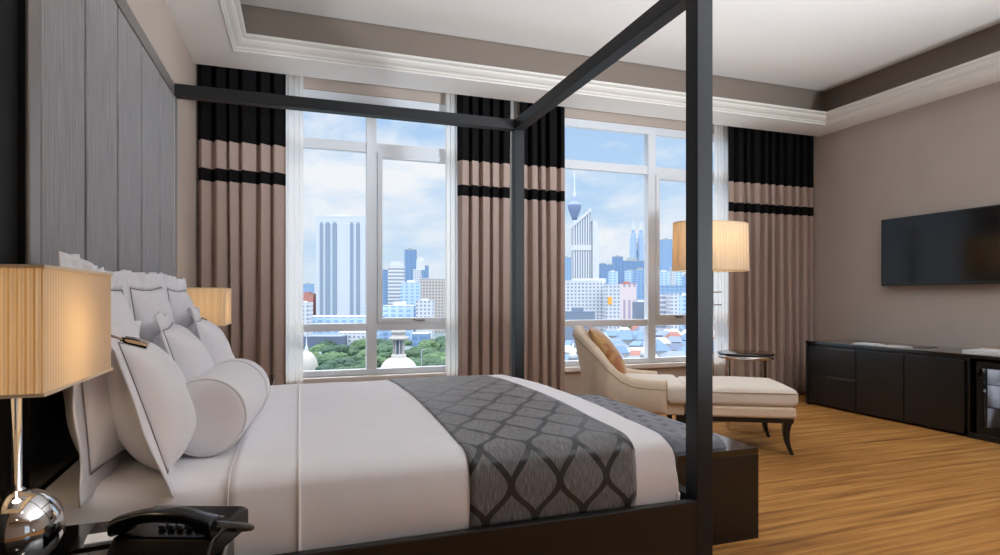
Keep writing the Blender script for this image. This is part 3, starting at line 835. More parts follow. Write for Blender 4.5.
st = empty('side_table', (3.57, 3.98, 0)); tag(st, 'round side table with smoked glass top and chrome legs beside the ottoman', 'side table')
b = MB(); b.lathe([(0,.615),(.215,.615),(.225,.62),(.225,.63),(.215,.635),(0,.635)], n=64, cap=False); b.build('tabletop', M['black_gloss'], st, weld=True)
b = MB(); b.lathe([(.205,.585),(.218,.585),(.218,.614),(.205,.614),(.205,.585)], n=64, cap=False); b.build('ring', M['chrome'], st, weld=True)
for k in range(4):
    a = k*PI/2+.05; b = MB(); b.box(-.018, .018, -.004, .004, 0, .59); x, y = .2*math.cos(a), .2*math.sin(a)
    b.v = [(p[0]*math.cos(a+PI/2)-p[1]*math.sin(a+PI/2)+x, p[0]*math.sin(a+PI/2)+p[1]*math.cos(a+PI/2)+y, p[2]) for p in b.v]
    b.build('leg', M['chrome'], st, bevel=.001)
b = MB(); b.lathe([(0,.14),(.19,.14),(.19,.148),(0,.148)], n=48, cap=False); b.build('lower_shelf', M['smoke_glass'], st, weld=True)

# ------------------------------------------------------------------ curtains
def curtain(name, mtl, x0, x1, y, z0, z1, pitch, amp, label, cat, group, seed, part=None):
    rr = random.Random(seed); phs = [rr.uniform(0, 6) for _ in range(4)]
    n = max(60, int((x1-x0)/pitch*16)); mz = 24
    def f(u, v):
        x = x0+(x1-x0)*u; t = u*(x1-x0)/pitch
        k = 2*PI*(t + .35*mnoise.noise(Vector((t*.7, phs[0], v*.5))))
        a = amp*(1+.35*mnoise.noise(Vector((t*.9, phs[1], v*1.2))))
        yy = y + a*(1-2*abs(math.sin(k/2))**.55) + .12*a*math.sin(2*k+phs[2]) 
        xx = x + .25*pitch*math.cos(k)*.6*min(1, 6*u, 6*(1-u))
        return (xx, yy, z0+(z1-z0)*v)
    b = MB(); b.grid(f, n, mz)
    root = b.build(name, mtl, None, recalc=False)
    tag(root, label, cat, group)
    sd = root.modifiers.new('t', 'SOLIDIFY'); sd.thickness = .003 if cat == 'curtain' else .0006
    if cat != 'curtain': root.modifiers.remove(sd)
    return root
CY_ = 5.115
curtain('curtain', M['curtain'], -.755, -.105, CY_, .012, 3.1, .105, .046, 'banded curtain in the left corner beside the far lamp', 'curtain', 'curtains', 1)
curtain('curtain', M['curtain'], 1.36, 1.865, CY_, .012, 3.1, .10, .046, 'banded curtain gathered at the right edge of the left window', 'curtain', 'curtains', 2)
curtain('curtain', M['curtain'], 1.955, 2.42, CY_, .012, 3.1, .095, .046, 'banded curtain just right of the far bedpost', 'curtain', 'curtains', 3)
curtain('curtain', M['curtain'], 4.335, 5.50, CY_, .012, 3.1, .11, .046, 'wide banded curtain in the right corner behind the floor lamp', 'curtain', 'curtains', 4)
for o in [o for o in bpy.data.objects if o.name.startswith('curtain')]:
    b = MB(); x0 = min(v.co.x for v in o.data.vertices); x1 = max(v.co.x for v in o.data.vertices)
    b.box(x0, x1, CY_-.03, CY_+.03, 3.09, 3.118); b.build('curtain_heading', M['curt_black'], o)
sy_ = 5.215
for i, (x0, x1, lb) in enumerate([(-.13, .035, 'white sheer curtain at the left edge of the left window'), (1.26, 1.44, 'white sheer curtain at the right edge of the left window'),
                     (1.80, 2.02, 'white sheer strip between the two middle curtains'), (4.22, 4.42, 'white sheer curtain behind the floor lamp at the right window')]):
    s_ = curtain('sheer_curtain', M['sheer'], x0, x1, sy_-.035, .012, 3.1, .042, .012, lb, 'sheer curtain', 'sheer curtains', 10+i)
    s_['category'] = 'sheer curtain'

# ------------------------------------------------------------------ sideboard, minibar, tv
SX = 4.946
sb = empty('sideboard', (5.19, 3.4, 0)); tag(sb, 'long low black sideboard under the wall television', 'sideboard')
b = MB(); b.box(SX-.004, XR-.002, 1.45, 4.665, .625, .652); b.build('worktop', M['black_gloss'], sb, bevel=.003, world=True)
b = MB()
b.box(SX+.02, XR-.02, 4.63, 4.66, 0, .625); b.box(SX+.02, XR-.02, 3.115, 4.63, .02, .06); b.box(XR-.04, XR-.02, 1.5, 4.63, .02, .625)
b.box(SX+.02, XR-.04, 3.115, 3.14, .0, .625); b.box(SX+.004, XR-.04, 1.5, 3.115, .0, .045); b.box(SX+.02, XR-.04, 2.42, 2.45, .045, .625); b.box(SX+.02, XR-.04, 1.47, 1.5, 0, .625)
b.box(SX+.025, SX+.03, 3.14, 4.63, .06, .625)
b.build('carcass', M['black_wood'], sb, bevel=.002, world=True)
b = MB(); b.box(SX, SX+.02, 4.63, 4.66, 0, .625); b.build('side_panel', M['black_wood'], sb, world=True)
for z0, z1 in ((.02, .315), (.321, .60)):
    b = MB(); b.box(SX, SX+.022, 4.092, 4.625, z0, z1); d = b.build('drawer', M['black_wood'], sb, bevel=.003, world=True)
    b = MB(); b.box(SX-.006, SX, 4.10, 4.40, z1-.012, z1-.006); b.build('finger_pull', M['pull'], d, world=True)
for y0, y1 in ((3.632, 4.086), (3.145, 3.626)):
    b = MB(); b.box(SX, SX+.022, y0, y1, .02, .60); d = b.build('door', M['black_wood'], sb, bevel=.003, world=True)
b = MB(); b.box(SX, SX+.022, 1.5, 2.41, .05, .60); b.build('door', M['black_wood'], sb, bevel=.003, world=True)
# minibar
mf = empty('minibar_fridge', (5.2, 2.77, .045)); tag(mf, 'black minibar fridge with glass door in the sideboard niche', 'fridge')
b = MB(); F0, F1 = 2.47, 3.07
b.box(SX+.06, XR-.06, F0, F0+.025, .05, .60); b.box(SX+.06, XR-.06, F1-.025, F1, .05, .60); b.box(SX+.06, XR-.06, F0+.025, F1-.025, .05, .08); b.box(SX+.06, XR-.06, F0+.025, F1-.025, .57, .60)
b.build('fridge_body', M['phone'], mf, world=True)
b = MB(); b.box(XR-.09, XR-.065, F0+.025, F1-.025, .08, .57); b.box(SX+.1, XR-.09, F1-.03, F1-.025, .08, .57); b.build('fridge_liner', M['inside'], mf, world=True)
for z in (.24, .42):
    b = MB(); b.box(SX+.1, XR-.1, F0+.03, F1-.035, z, z+.006); b.build('shelf', M['inside'], mf, world=True)
b = MB(); b.box(SX+.02, SX+.05, F1-.045, F1, .05, .60); b.box(SX+.02, SX+.05, F0, F0+.06, .05, .60); b.box(SX+.02, SX+.05, F0+.06, F1-.045, .05, .10); b.box(SX+.02, SX+.05, F0+.06, F1-.045, .55, .60)
d = b.build('door', M['phone'], mf, bevel=.002, world=True)
b = MB(); b.box(SX+.03, SX+.036, F0+.06, F1-.045, .10, .55); b.build('door_glass', M['smoke_glass'], d, world=True)
b = MB(); b.box(SX+.012, SX+.02, F1-.034, F1-.012, .48, .55); b.build('handle', M['black_gloss'], d, world=True, bevel=.002)
def bottle(mtl, loc, label, h=.15, r=.024):
    b = MB(); b.lathe([(r*.9,0),(r,.006),(r,h*.55),(r*.8,h*.66),(r*.4,h*.78),(r*.36,h*.95)], n=20)
    o = b.build('bottle', mtl, None, weld=True); o.location = loc; tag(o, label, 'bottle', 'bottles in the minibar')
    b = MB(); b.lathe([(r*.42,h*.94),(r*.42,h)], n=14); b.build('cap', M['steel'], o)
    b = MB(); b.lathe([(r*1.02,h*.18),(r*1.02,h*.45)], n=20, cap=False); b.build('paper_label', M['paper'], o)
bi = 0
for i in range(5):
    for zz, zl, lb in ((.081, .15, 'bottom shelf'), (.247, .15, 'middle shelf')):
        bottle([M['glass_green'], M['bottle_white']][(i+bi) % 2], (5.10+.02*(i % 2), 2.93-.07*i, zz), '%s bottle on the %s of the minibar, %s' % (
            ['Amber', 'Clear'][(i+bi) % 2].lower(), lb, ['nearest the hinge stile', 'second from the stile', 'at the centre', 'second from the far end', 'at the far end'][i]), zl)
    bi += 0
bulb_light('fridge_fill', (5.12, 2.92, .55), 1.3, (.9,.95,1), .01)  # point lights added to brighten the minibar interior
bulb_light('fridge_fill', (5.12, 2.92, .36), 1.0, (.9,.95,1), .01)
bulb_light('fridge_fill', (5.08, 2.90, .19), .7, (.9,.95,1), .01)
# television
tv = empty('television', (5.47, 3.65, 1.53)); tag(tv, 'flat black television mounted on the right wall', 'television')
T0, T1 = 3.085, 4.214
b = MB(); b.box(5.43, 5.475, T0, T1, 1.209, 1.86); b.build('casing', M['bezel'], tv, bevel=.004, world=True)
b = MB(); b.box(5.427, 5.4305, T0+.012, T1-.012, 1.234, 1.848); b.build('screen', M['screen'], tv, world=True)
b = MB(); b.box(5.475, XR, 3.4, 3.9, 1.38, 1.68); b.build('wall_mount', M['bezel'], tv, world=True)
# things on the sideboard
def booklet(name, sx, sy, h, loc, rz, mtl, label, cat, cover=None):
    b = MB(); b.box(-sx/2, sx/2, -sy/2, sy/2, 0, h); o = b.build(name, mtl, None, bevel=.001); o.location = loc; o.rotation_euler = (0,0,rz); tag(o, label, cat)
    if cover:
        b = MB(); b.box(-sx/2-.003, sx/2+.003, -sy/2-.003, sy/2+.003, h, h+.0015); b.build('cover', cover, o)
    return o
booklet('notebook', .15, .21, .012, (5.06, 4.05, .6525), .02, M['paper'], 'white notebook on the sideboard, farther of the two', 'notebook')
booklet('writing_pad', .17, .20, .008, (5.07, 3.80, .6525), -.06, M['paper'], 'thin white writing pad next to the notebook on the sideboard', 'writing pad')
booklet('brochure', .20, .28, .004, (5.24, 3.75, .6525), .12, M['grey_paper'], 'dark glossy brochure lying behind the white writing pad', 'brochure')
booklet('tray', .34, .50, .028, (5.18, 2.95, .6525), 0, M['paper'], 'white lacquer tray on the sideboard above the minibar', 'tray')
booklet('guide_book', .22, .34, .016, (5.2, 2.95, .682), .06, M['paper'], 'tan covered book lying on the white tray', 'book', M['tan_paper'])
# socket on the wall above the television is not visible; small cream junction cover at left wall
# ------------------------------------------------------------------ unseen fill lights added at the ceiling, built as downlights
def fill_light(x, y, z, e, label):
    root = empty('ceiling_fill_light', (x, y, z)); tag(root, label, 'fill_light', 'added ceiling fill lights')
    b = MB(); b.lathe([(.045,-.001),(.062,-.004),(.062,0),(.045,0)], n=32, cap=False); b.build('trim_ring', M['crown'], root)
    b = MB(); b.lathe([(0,-.0012),(.044,-.0012)], n=24, cap=False); b.build('diffuser', M['bulb'], root)
    l = bpy.data.lights.new('fill_light_beam', 'AREA'); l.shape = 'DISK'; l.size = .12; l.energy = e; l.color = (1, .92, .84); l.spread = math.radians(150)
    o = bpy.data.objects.new('fill_light_beam', l); C.objects.link(o); o.location = (x, y, z-.02)
for (x, y, lb) in ((.6, .2, 'added ceiling fill light over the near side of the bed'), (3.6, .2, 'added ceiling fill light over the open carpet'),
                   (.6, -1.4, 'added ceiling fill light far behind the bed'), (3.6, -1.4, 'added ceiling fill light near the added rear opening')):
    fill_light(x, y, ZT, 3, lb)

# ------------------------------------------------------------------ the city outside
FX, FY = .326, .9454
def ray(px, d):  # a bearing measured in the photograph, at depth d in metres
    a = (px-500)/583; return Vector(((FX+a*FY)*d, (FY-a*FX)*d, 0))
def zat(py, d): return 1.1 + (297-py)*d/583
G = -45
gm = mat('city_ground', srgb(96,112,118), .9, var=.35, vscale=.02)
b = MB(); b.add([(-9000,60,G),(9000,60,G),(9000,9000,G),(-9000,9000,G)], [(0,1,2,3)])
o = b.build('city_ground', gm, recalc=False); struct(o)
YAW = -math.atan2(FX, FY)
def fac(nm, wall, glass, cw=4, ch=3.6, **k): return facade(nm, srgb(*wall), srgb(*glass), cw, ch, **k)
FM = dict(  # distance haze is mixed into the pale bluish facade colours
 white=fac('white_stone_facade', (200,204,212), (124,140,162), 4.2, 4, fw=.5, fh=.5),
 blue=fac('blue_glass_haze_facade', (140,170,202), (116,148,188), 7, 5, fw=.7, fh=.6),
 dblue=fac('deep_blue_glass_haze_facade', (118,148,184), (98,128,168), 9, 6, fw=.7, fh=.6),
 lblue=fac('pale_blue_haze_facade', (180,205,232), (140,172,210), 8, 5, fw=.6, fh=.55),
 grey=fac('grey_banded_facade', (205,208,216), (140,148,164), 5, 5.5, horiz=True, fh=.5),
 brown=fac('brown_slab_facade', (190,184,180), (138,136,140), 4, 4, fw=.6, fh=.6),
 pink=fac('pale_pink_facade', (214,200,204), (160,156,176), 7, 60, fw=.45, fh=.7),
 stripe=fac('striped_tower_facade', (206,210,216), (122,132,150), 4.6, 4, vert=True, fw=.5),
 strip2=fac('slotted_tower_facade', (194,202,214), (182,191,206), 3, 4, fw=.5, fh=.5),
 slot=fac('dark_slot_facade', (136,152,172), (114,132,156), 3, 3, fw=.5, fh=.5))
CM = dict(white=mat('white_render', srgb(200,205,213), .8), red=mat('red_tile_roof', srgb(176,122,114), .8), bluer=mat('blue_metal_roof', srgb(98,126,156), .6),
          grey=mat('grey_concrete', srgb(158,164,170), .8), tower=mat('tower_concrete', srgb(200,208,222), .8), pod=mat('tower_pod_glass', srgb(130,145,180), .5),
          orange=mat('orange_sign', srgb(235,170,70), .6), slate=mat('slate_roof', srgb(118,132,154), .7), dgrey=mat('dark_roof', srgb(96,108,132), .7),
          dome=mat('dome_plaster', srgb(176,174,172), .7, var=.08, vscale=.5), trunk=mat('trunk', srgb(90,80,65), .9), twin=fac('twin_tower_facade', (122,146,176), (100,126,162), 6, 8, horiz=True, fh=.5))
foot = []
def building(px0, px1, py, d, fm, label, roof='grey', depth=None, cat='building', group=None, rooftop=True, base=G, crown=None):
    p0, p1 = ray(px0, d), ray(px1, d); c = (p0+p1)/2; w = (px1-px0)*d/583; dp = depth or w*.8; h = zat(py, d)-base
    foot.append((c.x, c.y+dp/2, max(w, dp)*.62)); root = empty('office_building' if h > 40 else 'low_building', (c.x, c.y, base), YAW); tag(root, label, cat, group)
    b = MB(); b.box(-w/2, w/2, 0, dp, 0, h); b.build('walls', FM[fm] if fm in FM else CM[fm], root)
    b = MB(); b.box(-w/2-.15, w/2+.15, -.15, dp+.15, h, h+max(.6, h*.012)); 
    if rooftop: b.box(-w*.2, w*.15, dp*.2, dp*.7, h+max(.6, h*.012), h+max(.6, h*.012)+w*.12)
    b.build('roof', CM[roof], root)
    return root, w, dp, h
# left window
r, w, dp, h = building(316, 371, 217, 700, 'strip2', 'tall white slab tower with dark vertical slots seen through the left window', 'white', depth=45, rooftop=False)
for k, (a, c) in enumerate(((.07,.13), (.17,.26), (.30,.38), (.62,.68), (.73,.80), (.90,.95))):
    b = MB(); x0, x1 = -w/2+w*a, -w/2+w*c; hh = h*.955
    pl = [(x0,8),(x1,8),(x1,hh-3)] + [((x0+x1)/2+(x1-x0)/2*math.cos(t), hh-3+3.5*math.sin(t)) for t in (PI/4, PI/2, 3*PI/4)] + [(x0,hh-3)]
    b.prism(pl, 'y', -.6, .4); b.build('window_strip', FM['slot'], r)
b = MB(); b.box(-w*.25, w*.05, 10, 30, h, h+4); b.box(-w*.42, -w*.3, 10, 20, h, h+2.5); b.build('roof_plant', CM['white'], r)
building(305, 378, 317, 590, 'lblue', 'long low pale podium below the slotted white tower', 'white', depth=40, rooftop=False)
building(300, 313, 294, 700, 'red', 'red walled block left of the slotted white tower', 'red', depth=15)
building(296, 308, 303, 560, 'white', 'small white house in front of the red walled block', 'white', depth=15)
building(303, 312, 284, 1500, 'blue', 'distant blue block behind the red walled block', 'grey')
building(381.5, 387, 270, 1300, 'dblue', 'thin blue tower beside the window mullion', 'grey')
r, w, dp, h = building(388, 403, 266, 900, 'grey', 'grey banded round-shouldered office tower in the left window', 'white')
b = MB(); b.box(-w*.35, w*.35, 1, dp*.6, h, h+7); b.build('roof_sign_block', CM['white'], r)
building(404.5, 415.5, 250, 1400, 'dblue', 'tallest blue glass tower right of the banded tower', 'grey')
r, w, dp, h = building(413, 421, 270, 1050, 'white', 'stepped white tower in front of the blue glass tower', 'white', rooftop=False)
b = MB(); b.box(-w*.1, w*.9, 2, dp, h, h+18); b.box(0, w*.7, 3, dp, h+18, h+24); b.build('upper_block', CM['white'], r)
building(420, 428, 266, 1250, 'dblue', 'dark blue block behind the brown slab', 'grey')
building(400.5, 420.5, 283, 860, 'lblue', 'broad blue-grey block left of the brown slab', 'white')
building(420.5, 444, 279, 760, 'brown', 'brown grey slab building with pale rim in the left window', 'white', depth=30, rooftop=False)
building(416, 432, 301, 610, 'white', 'small white apartment block in front of the brown slab', 'white', depth=20)
building(383, 414, 306, 620, 'lblue', 'low pale building under the banded tower', 'white', depth=30)
building(444, 462, 290, 800, 'white', 'white block at the right edge of the left window', 'white', depth=30)
building(303, 341, 337, 520, 'dgrey', 'long dark blue roofed hall between the trees', 'slate', depth=25, rooftop=False)
building(338, 368, 333, 540, 'white', 'white hall roof behind the trees below the podium', 'white', depth=20, rooftop=False)
building(412, 428, 334, 540, 'dblue', 'blue roofed hall behind the large dome', 'white', depth=20, rooftop=False)
# domes
def dome(px, pyb, pyt, rad, d, label, lantern=False, n=40):
    c = ray(px, d); zt = zat(pyt, d); zb = zat(pyb, d)
    root = empty('dome', (c.x, c.y, G)); tag(root, label, 'dome')
    b = MB(); H = zt-zb
    pr = [(rad*math.cos(a), zb-G+H*math.sin(a)) for a in [PI/2*i/12 for i in range(12)]] + [(rad*.06, zt-G)]
    b.lathe([(rad*1.02, 0), (rad*1.02, zb-G-.5), (rad*1.06, zb-G-.4), (rad*1.06, zb-G)] + pr, n=n); b.build('dome_shell', CM['dome'], root, weld=True)
    return root, c, zt-G, zb-G
r, c, zt, zb = dome(306.5, 371, 351, 6.0, 300, 'white dome with spire at the left edge of the left window')
b = MB(); b.lathe([(1.2, zt-.6), (.8, zt+1), (.9, zt+1.5), (.35, zt+3), (.1, zt+7.5)], n=16); b.build('spire', CM['white'], r)
r, c, zt, zb = dome(398.7, 371.5, 356, 8.0, 250, 'large pale dome with columned lantern among the trees')
b = MB(); b.lathe([(3.2, zt-.8), (3.2, zt+.6), (2.7, zt+.8)], n=24); b.build('lantern_base', CM['dome'], r)
for k in range(8):
    a = k*PI/4; b = MB(); b.lathe([(.28, zt+.7), (.28, zt+7.4)], c=(2.2*math.cos(a), 2.2*math.sin(a), 0), n=10); b.build('column', CM['dome'], r)
b = MB(); b.lathe([(1.0, zt+.7), (1.0, zt+7)], n=12); b.build('lantern_core', CM['dgrey'], r)
b = MB(); b.lathe([(2.7, zt+6.9), (4.2, zt+7.2), (4.2, zt+8.1), (2.9, zt+8.4), (2.9, zt+9.6), (3.3, zt+9.8), (3.3, zt+10.6), (2.2, zt+12.5), (.3, zt+15)], n=24); b.build('lantern_roof', CM['dome'], r)
c = ray(421.5, 280); b = MB(); b.lathe([(.35, 0), (.2, zat(350, 280)-G)], c=(0,0,0), n=8)
o = b.build('light_pole', CM['grey'], None); o.location = (c.x, c.y, G); tag(o, 'thin pale pole in front of the trees right of the large dome', 'pole')
b = MB(); b.box(0, 2.2, -.2, .2, zat(350, 280)-G, zat(350, 280)-G+.3); b.build('lamp_arm', CM['grey'], o)

# trees: lobed crowns
TM = [mat('tree_leaf_%d' % i, srgb(*c), .9, var=.35, vscale=.6, bump=.8, bscale=1.2) for i, c in enumerate([(62,88,66), (78,104,74), (52,78,64)])]
def crown_mesh(seed, mtl):
    rr = random.Random(seed); b = MB()
    import bmesh
    bm = bmesh.new()
    for k in range(16):
        a = rr.uniform(0, 2*PI); q = rr.uniform(0, .75); z = rr.uniform(-.15, .5)*(1-q*.5); s = rr.uniform(.28, .48)
        bmesh.ops.create_icosphere(bm, subdivisions=3, radius=s, matrix=Matrix.Translation((q*math.cos(a), q*math.sin(a), z)))
    for v in bm.verts:
        n = mnoise.noise(v.co*6+Vector((seed,0,0))); m2 = mnoise.noise(v.co*15); v.co += v.co.normalized()*(.10*n+.05*m2)
    me = bpy.data.meshes.new('crown'); bm.to_mesh(me); bm.free(); me.materials.append(mtl)
    return me
crowns = [crown_mesh(s, TM[s % 3]) for s in range(6)]
tb = MB(); tb.lathe([(.09,0),(.06,.6),(.05,1)], n=8)
trunk_me = None
def tree(i, px, py_top, d, rad, label):
    global trunk_me
    c = ray(px, d); zt = zat(py_top, d)
    root = empty('tree', (c.x, c.y, G)); tag(root, label, 'tree', 'trees below the left window')
    o = bpy.data.objects.new('crown', crowns[i % 6]); C.objects.link(o); o.parent = root
    H = zt-G; o.scale = (rad, rad, rad*.75); o.location = (0, 0, H-rad*.55); o.rotation_euler = (0, 0, i*1.3)
    if trunk_me is None:
        t = tb.build('trunk', CM['trunk'], root, weld=True); trunk_me = t.data
    else:
        t = bpy.data.objects.new('trunk', trunk_me); C.objects.link(t); t.parent = root
    t.scale = (rad*.5, rad*.5, H-rad*.6)
tr = [(322,356,330,9),(333,352,350,10),(345,358,320,9),(356,356,340,9),(366,350,370,10),(330,363,290,9),(352,366,285,9),(312,352,420,9),(339,345,430,12),(352,347,440,11),(363,340,480,12),(372,338,500,12),
      (384,345,420,11),(377,356,330,9),(388,340,480,11),(419,347,400,12),(430,341,440,13),(442,338,470,13),(425,358,320,10),(437,352,350,12),(449,347,400,11),(413,358,330,8),(456,342,450,12),(441,364,285,9),
      (424,338,560,12),(405,340,560,12),(345,340,560,12),(392,352,380,9),(319,345,500,11),(328,341,520,10)]
def tl(px, py, d):
    side = 'left of the mullion' if px < 372 else ('between the mullion and the dome' if px < 398 else 'right of the large dome')
    return 'green leafy tree %s in the left window' % side
for i, (px, py, d, rad) in enumerate(tr): tree(i, px, py, d, rad, tl(px, py, d))

# right window
c = ray(574.5, 2200); root = empty('telecom_tower', (c.x, c.y, G)); tag(root, 'tall telecommunications tower with round pod and mast', 'tower')
z = lambda py: zat(py, 2200)-G
b = MB(); b.lathe([(16,0),(9,60),(8,z(217))], n=20); b.build('shaft', CM['tower'], root)
b = MB(); b.lathe([(9,z(220)),(12,z(217)),(20,z(212)),(25,z(208)),(26,z(206)),(26,z(204.5)),(22,z(203.5)),(10,z(202.5)),(9,z(199)),(5,z(196))], n=32); b.build('pod', CM['pod'], root, weld=True)
b = MB(); b.lathe([(5,z(197)),(3,z(190)),(1.8,z(180)),(.8,z(168))], n=10); b.build('mast', CM['tower'], root)
# slanted white tower
d = 1100; c = ray(582, d); root = empty('office_building', (c.x, c.y, G), YAW); tag(root, 'white tower with slanting roof and vertical stripes in front of the mast tower', 'building')
s_ = d/583; z = lambda py: zat(py, d)-G
b = MB(); b.prism([(-9*s_,0),(9*s_,0),(9*s_,z(211)),(-9*s_,z(227))], 'y', 0, 30); b.build('walls', FM['stripe'], root)
b = MB(); b.prism([(-9.3*s_,z(227.5)),(9.3*s_,z(211)),(9.3*s_,z(207)),(8.2*s_,z(208)),(-9.3*s_,z(224))], 'y', -1.5, 31); b.build('roof', CM['white'], root)
b = MB(); b.box(-9.2*s_, 9.2*s_, -1, 30.5, z(250.5), z(245)); b.build('white_band', CM['white'], root)
b = MB(); b.box(9*s_, 10.6*s_, 2, 30, 0, z(225)); b.build('grey_fin', CM['grey'], root)
b = MB(); b.box(10.6*s_, 17*s_, 0, 28, 0, z(227)); b.prism([(10.6*s_,z(227)),(17*s_,z(227)),(15.5*s_,z(222)),(10.6*s_,z(220))], 'y', 0, 28); b.build('side_wing', CM['white'], root)
building(561, 572, 258, 1500, 'blue', 'blue block left of the slanting tower', 'grey')
r, w, dp, h = building(558, 606, 281, 660, 'white', 'large white hotel block with many small windows', 'white', depth=30, rooftop=False)
b = MB(); b.box(-w*.15, w*.5, 2, 25, h, h+3); b.build('upper_block', CM['white'], r)
r, w, dp, h = building(606.8, 620.5, 285, 630, 'white', 'white hotel wing carrying a small orange emblem', 'white', depth=25, rooftop=False)
p_ = MB(); k = 583/640; p_.box(-w/2+1.0, -w/2+5.6, -.5, 0, zat(304.5,630)-G, zat(297,630)-G); p_.build('sign', CM['orange'], r)
building(564, 595, 312, 520, 'slate', 'low slate blue roofed building in front of the white hotel', 'slate', depth=20)
building(600, 606.5, 264, 1500, 'dblue', 'narrow dark blue tower right of the slanting tower', 'grey')
building(607, 614, 265, 1600, 'dblue', 'short dark blue tower left of the broad blue block', 'grey')
building(613.5, 623, 257, 1650, 'dblue', 'rounded dark blue glass block below the twin towers', 'grey')
building(622, 647, 261, 1800, 'dblue', 'broad dark blue glass block below the twin towers', 'grey')
building(609, 618, 272, 1100, 'lblue', 'pale blue tower with white crown', 'white')
building(626, 635, 271, 1200, 'lblue', 'pale block in front of the broad blue block', 'grey')
building(635, 648, 270, 1150, 'blue', 'mid blue tower beside the right window mullion', 'grey')
r, w, dp, h = building(620, 636.5, 284, 820, 'pink', 'pinkish block with tall arched bays and red roof', 'red', depth=20)
# twin towers
for px, lb in ((633.2, 'left of the pair of tapered twin towers with spires'), (640.8, 'right of the pair of tapered twin towers with spires')):
    d = 2700; c = ray(px, d); z = lambda py: zat(py, d)-G
    root = empty('tapered_tower', (c.x, c.y, G)); tag(root, lb, 'tower', 'twin towers')
    b = MB(); b.lathe([(17.4,0),(17.4,z(250)),(16.6,z(250)),(16.6,z(243)),(15,z(243)),(15,z(238)),(12.5,z(238)),(12,z(234)),(8.5,z(234)),(8,z(231)),(4,z(229.5))], n=16); b.build('tower_body', CM['twin'], root, weld=True)
    b = MB(); b.lathe([(4,z(230)),(2.6,z(227)),(1.5,z(225)),(.7,z(220.5))], n=10); b.build('spire', CM['tower'], root)
building(662, 672.5, 240, 1500, 'blue', 'tall blue tower behind the floor lamp shade', 'grey')
building(657, 662, 253, 1700, 'lblue', 'thin pale tower beside the mullion in the right window', 'grey')
building(659, 671, 272, 1100, 'lblue', 'pale blue residential block below the tall blue tower', 'white')
building(671, 676, 268, 1050, 'white', 'slim white tower under the lamp shade', 'white')
building(677, 682, 272, 1080, 'lblue', 'slim pale tower right of the slim white tower', 'white')
building(682, 700, 276, 1120, 'blue', 'blue block partly behind the near bedpost', 'grey')
building(656, 672, 295, 660, 'grey', 'banded grey low block in the right pane', 'white', depth=20, rooftop=False)
building(671, 679, 294, 640, 'white', 'plain white low block beside the banded grey block', 'white', depth=20, rooftop=False)
building(679, 700, 296, 690, 'lblue', 'pale blue low block at the right pane edge', 'white', depth=20)
building(650, 700, 286, 900, 'blue', 'wide blue roofed hall behind the low blocks', 'bluer', depth=40, rooftop=False)
building(636, 650, 302, 700, 'slate', 'grey block left of the right window mullion', 'white', depth=20)
# small peaked white pavilions
for px, pyt, d, lb in ((573, 343, 330, 'white spired kiosk behind the chair back'), (644.5, 341, 340, 'white spired kiosk beside the right mullion')):
    c = ray(px, d); root = empty('kiosk', (c.x, c.y, G)); tag(root, lb, 'kiosk'); zt = zat(pyt, d)-G
    b = MB(); b.lathe([(2.6,0),(2.6,zt-8.5),(3.1,zt-8.3),(1.6,zt-5.5),(.7,zt-3.6),(.15,zt)], n=16); b.build('roof', CM['white'], root, weld=True)
# roofs of the low district, foreground to distance
rr = random.Random(3)
CM['pale_roof'] = mat('pale_metal_roof', srgb(176,184,194), .7); CM['pale_wall'] = mat('pale_render', srgb(172,172,170), .8)
gm2 = [mat('terracotta_roof', srgb(150,108,100), .8), CM['bluer'], CM['pale_roof'], CM['slate'], CM['dgrey'], CM['bluer'], CM['pale_roof']]
wm = [CM['pale_wall'], CM['grey'], mat('cream_render', srgb(186,178,166), .8), CM['slate']]
hip = []
for k in range(7):
    b = MB(); b.box(-1,1,-1,1,0,.6); w_ = b
    me_o = b.build('tmp', wm[k % 4]); hip.append(me_o.data); bpy.data.objects.remove(me_o)
roofs = []
for k in range(7):
    b = MB(); b.add([(-1.1,-1.1,.6),(1.1,-1.1,.6),(1.1,1.1,.6),(-1.1,1.1,.6),(-.6,0,1),(.6,0,1)], [(0,1,5,4),(1,2,5),(2,3,4,5),(3,0,4),(0,3,2,1)])
    o = b.build('tmp', gm2[k]); roofs.append(o.data); bpy.data.objects.remove(o)
rn = ['red', 'blue', 'white', 'slate', 'grey', 'blue', 'white']
cnt = 0
for row, (d, n) in enumerate(((300,14),(325,16),(352,18),(385,20),(420,22),(470,24),(530,26),(600,28),(690,28),(800,28))):
    for i in range(n*3):
        px = 562 + (735-562)*rr.random(); dd = d*rr.uniform(.95,1.05)
        k = rr.choice((0,1,2,3,4,5,6,1,3,4)); c = ray(px, dd); s = rr.uniform(4, 7.5)*(1+row*.07)
        hit = [1 for (fx_, fy_, fr_) in foot if math.hypot(fx_-c.x, fy_-c.y) < fr_ + s*1.05]
        if hit: continue
        foot.append((c.x, c.y, s*1.05))
        root = empty('low_house', (c.x, c.y, G), YAW+rr.uniform(-.4,.4))
        tag(root, 'small %s roofed low-rise building in the district below the right window' % rn[k], 'house', 'low %s roofed houses below the right window' % rn[k])
        hz = rr.uniform(5, 10)+row*.8
        for nm, me in (('walls', hip[k]), ('roof', roofs[k])):
            o = bpy.data.objects.new(nm, me); C.objects.link(o); o.parent = root; o.scale = (s*rr.uniform(.8,1.5) if False else s, s*.7, hz)
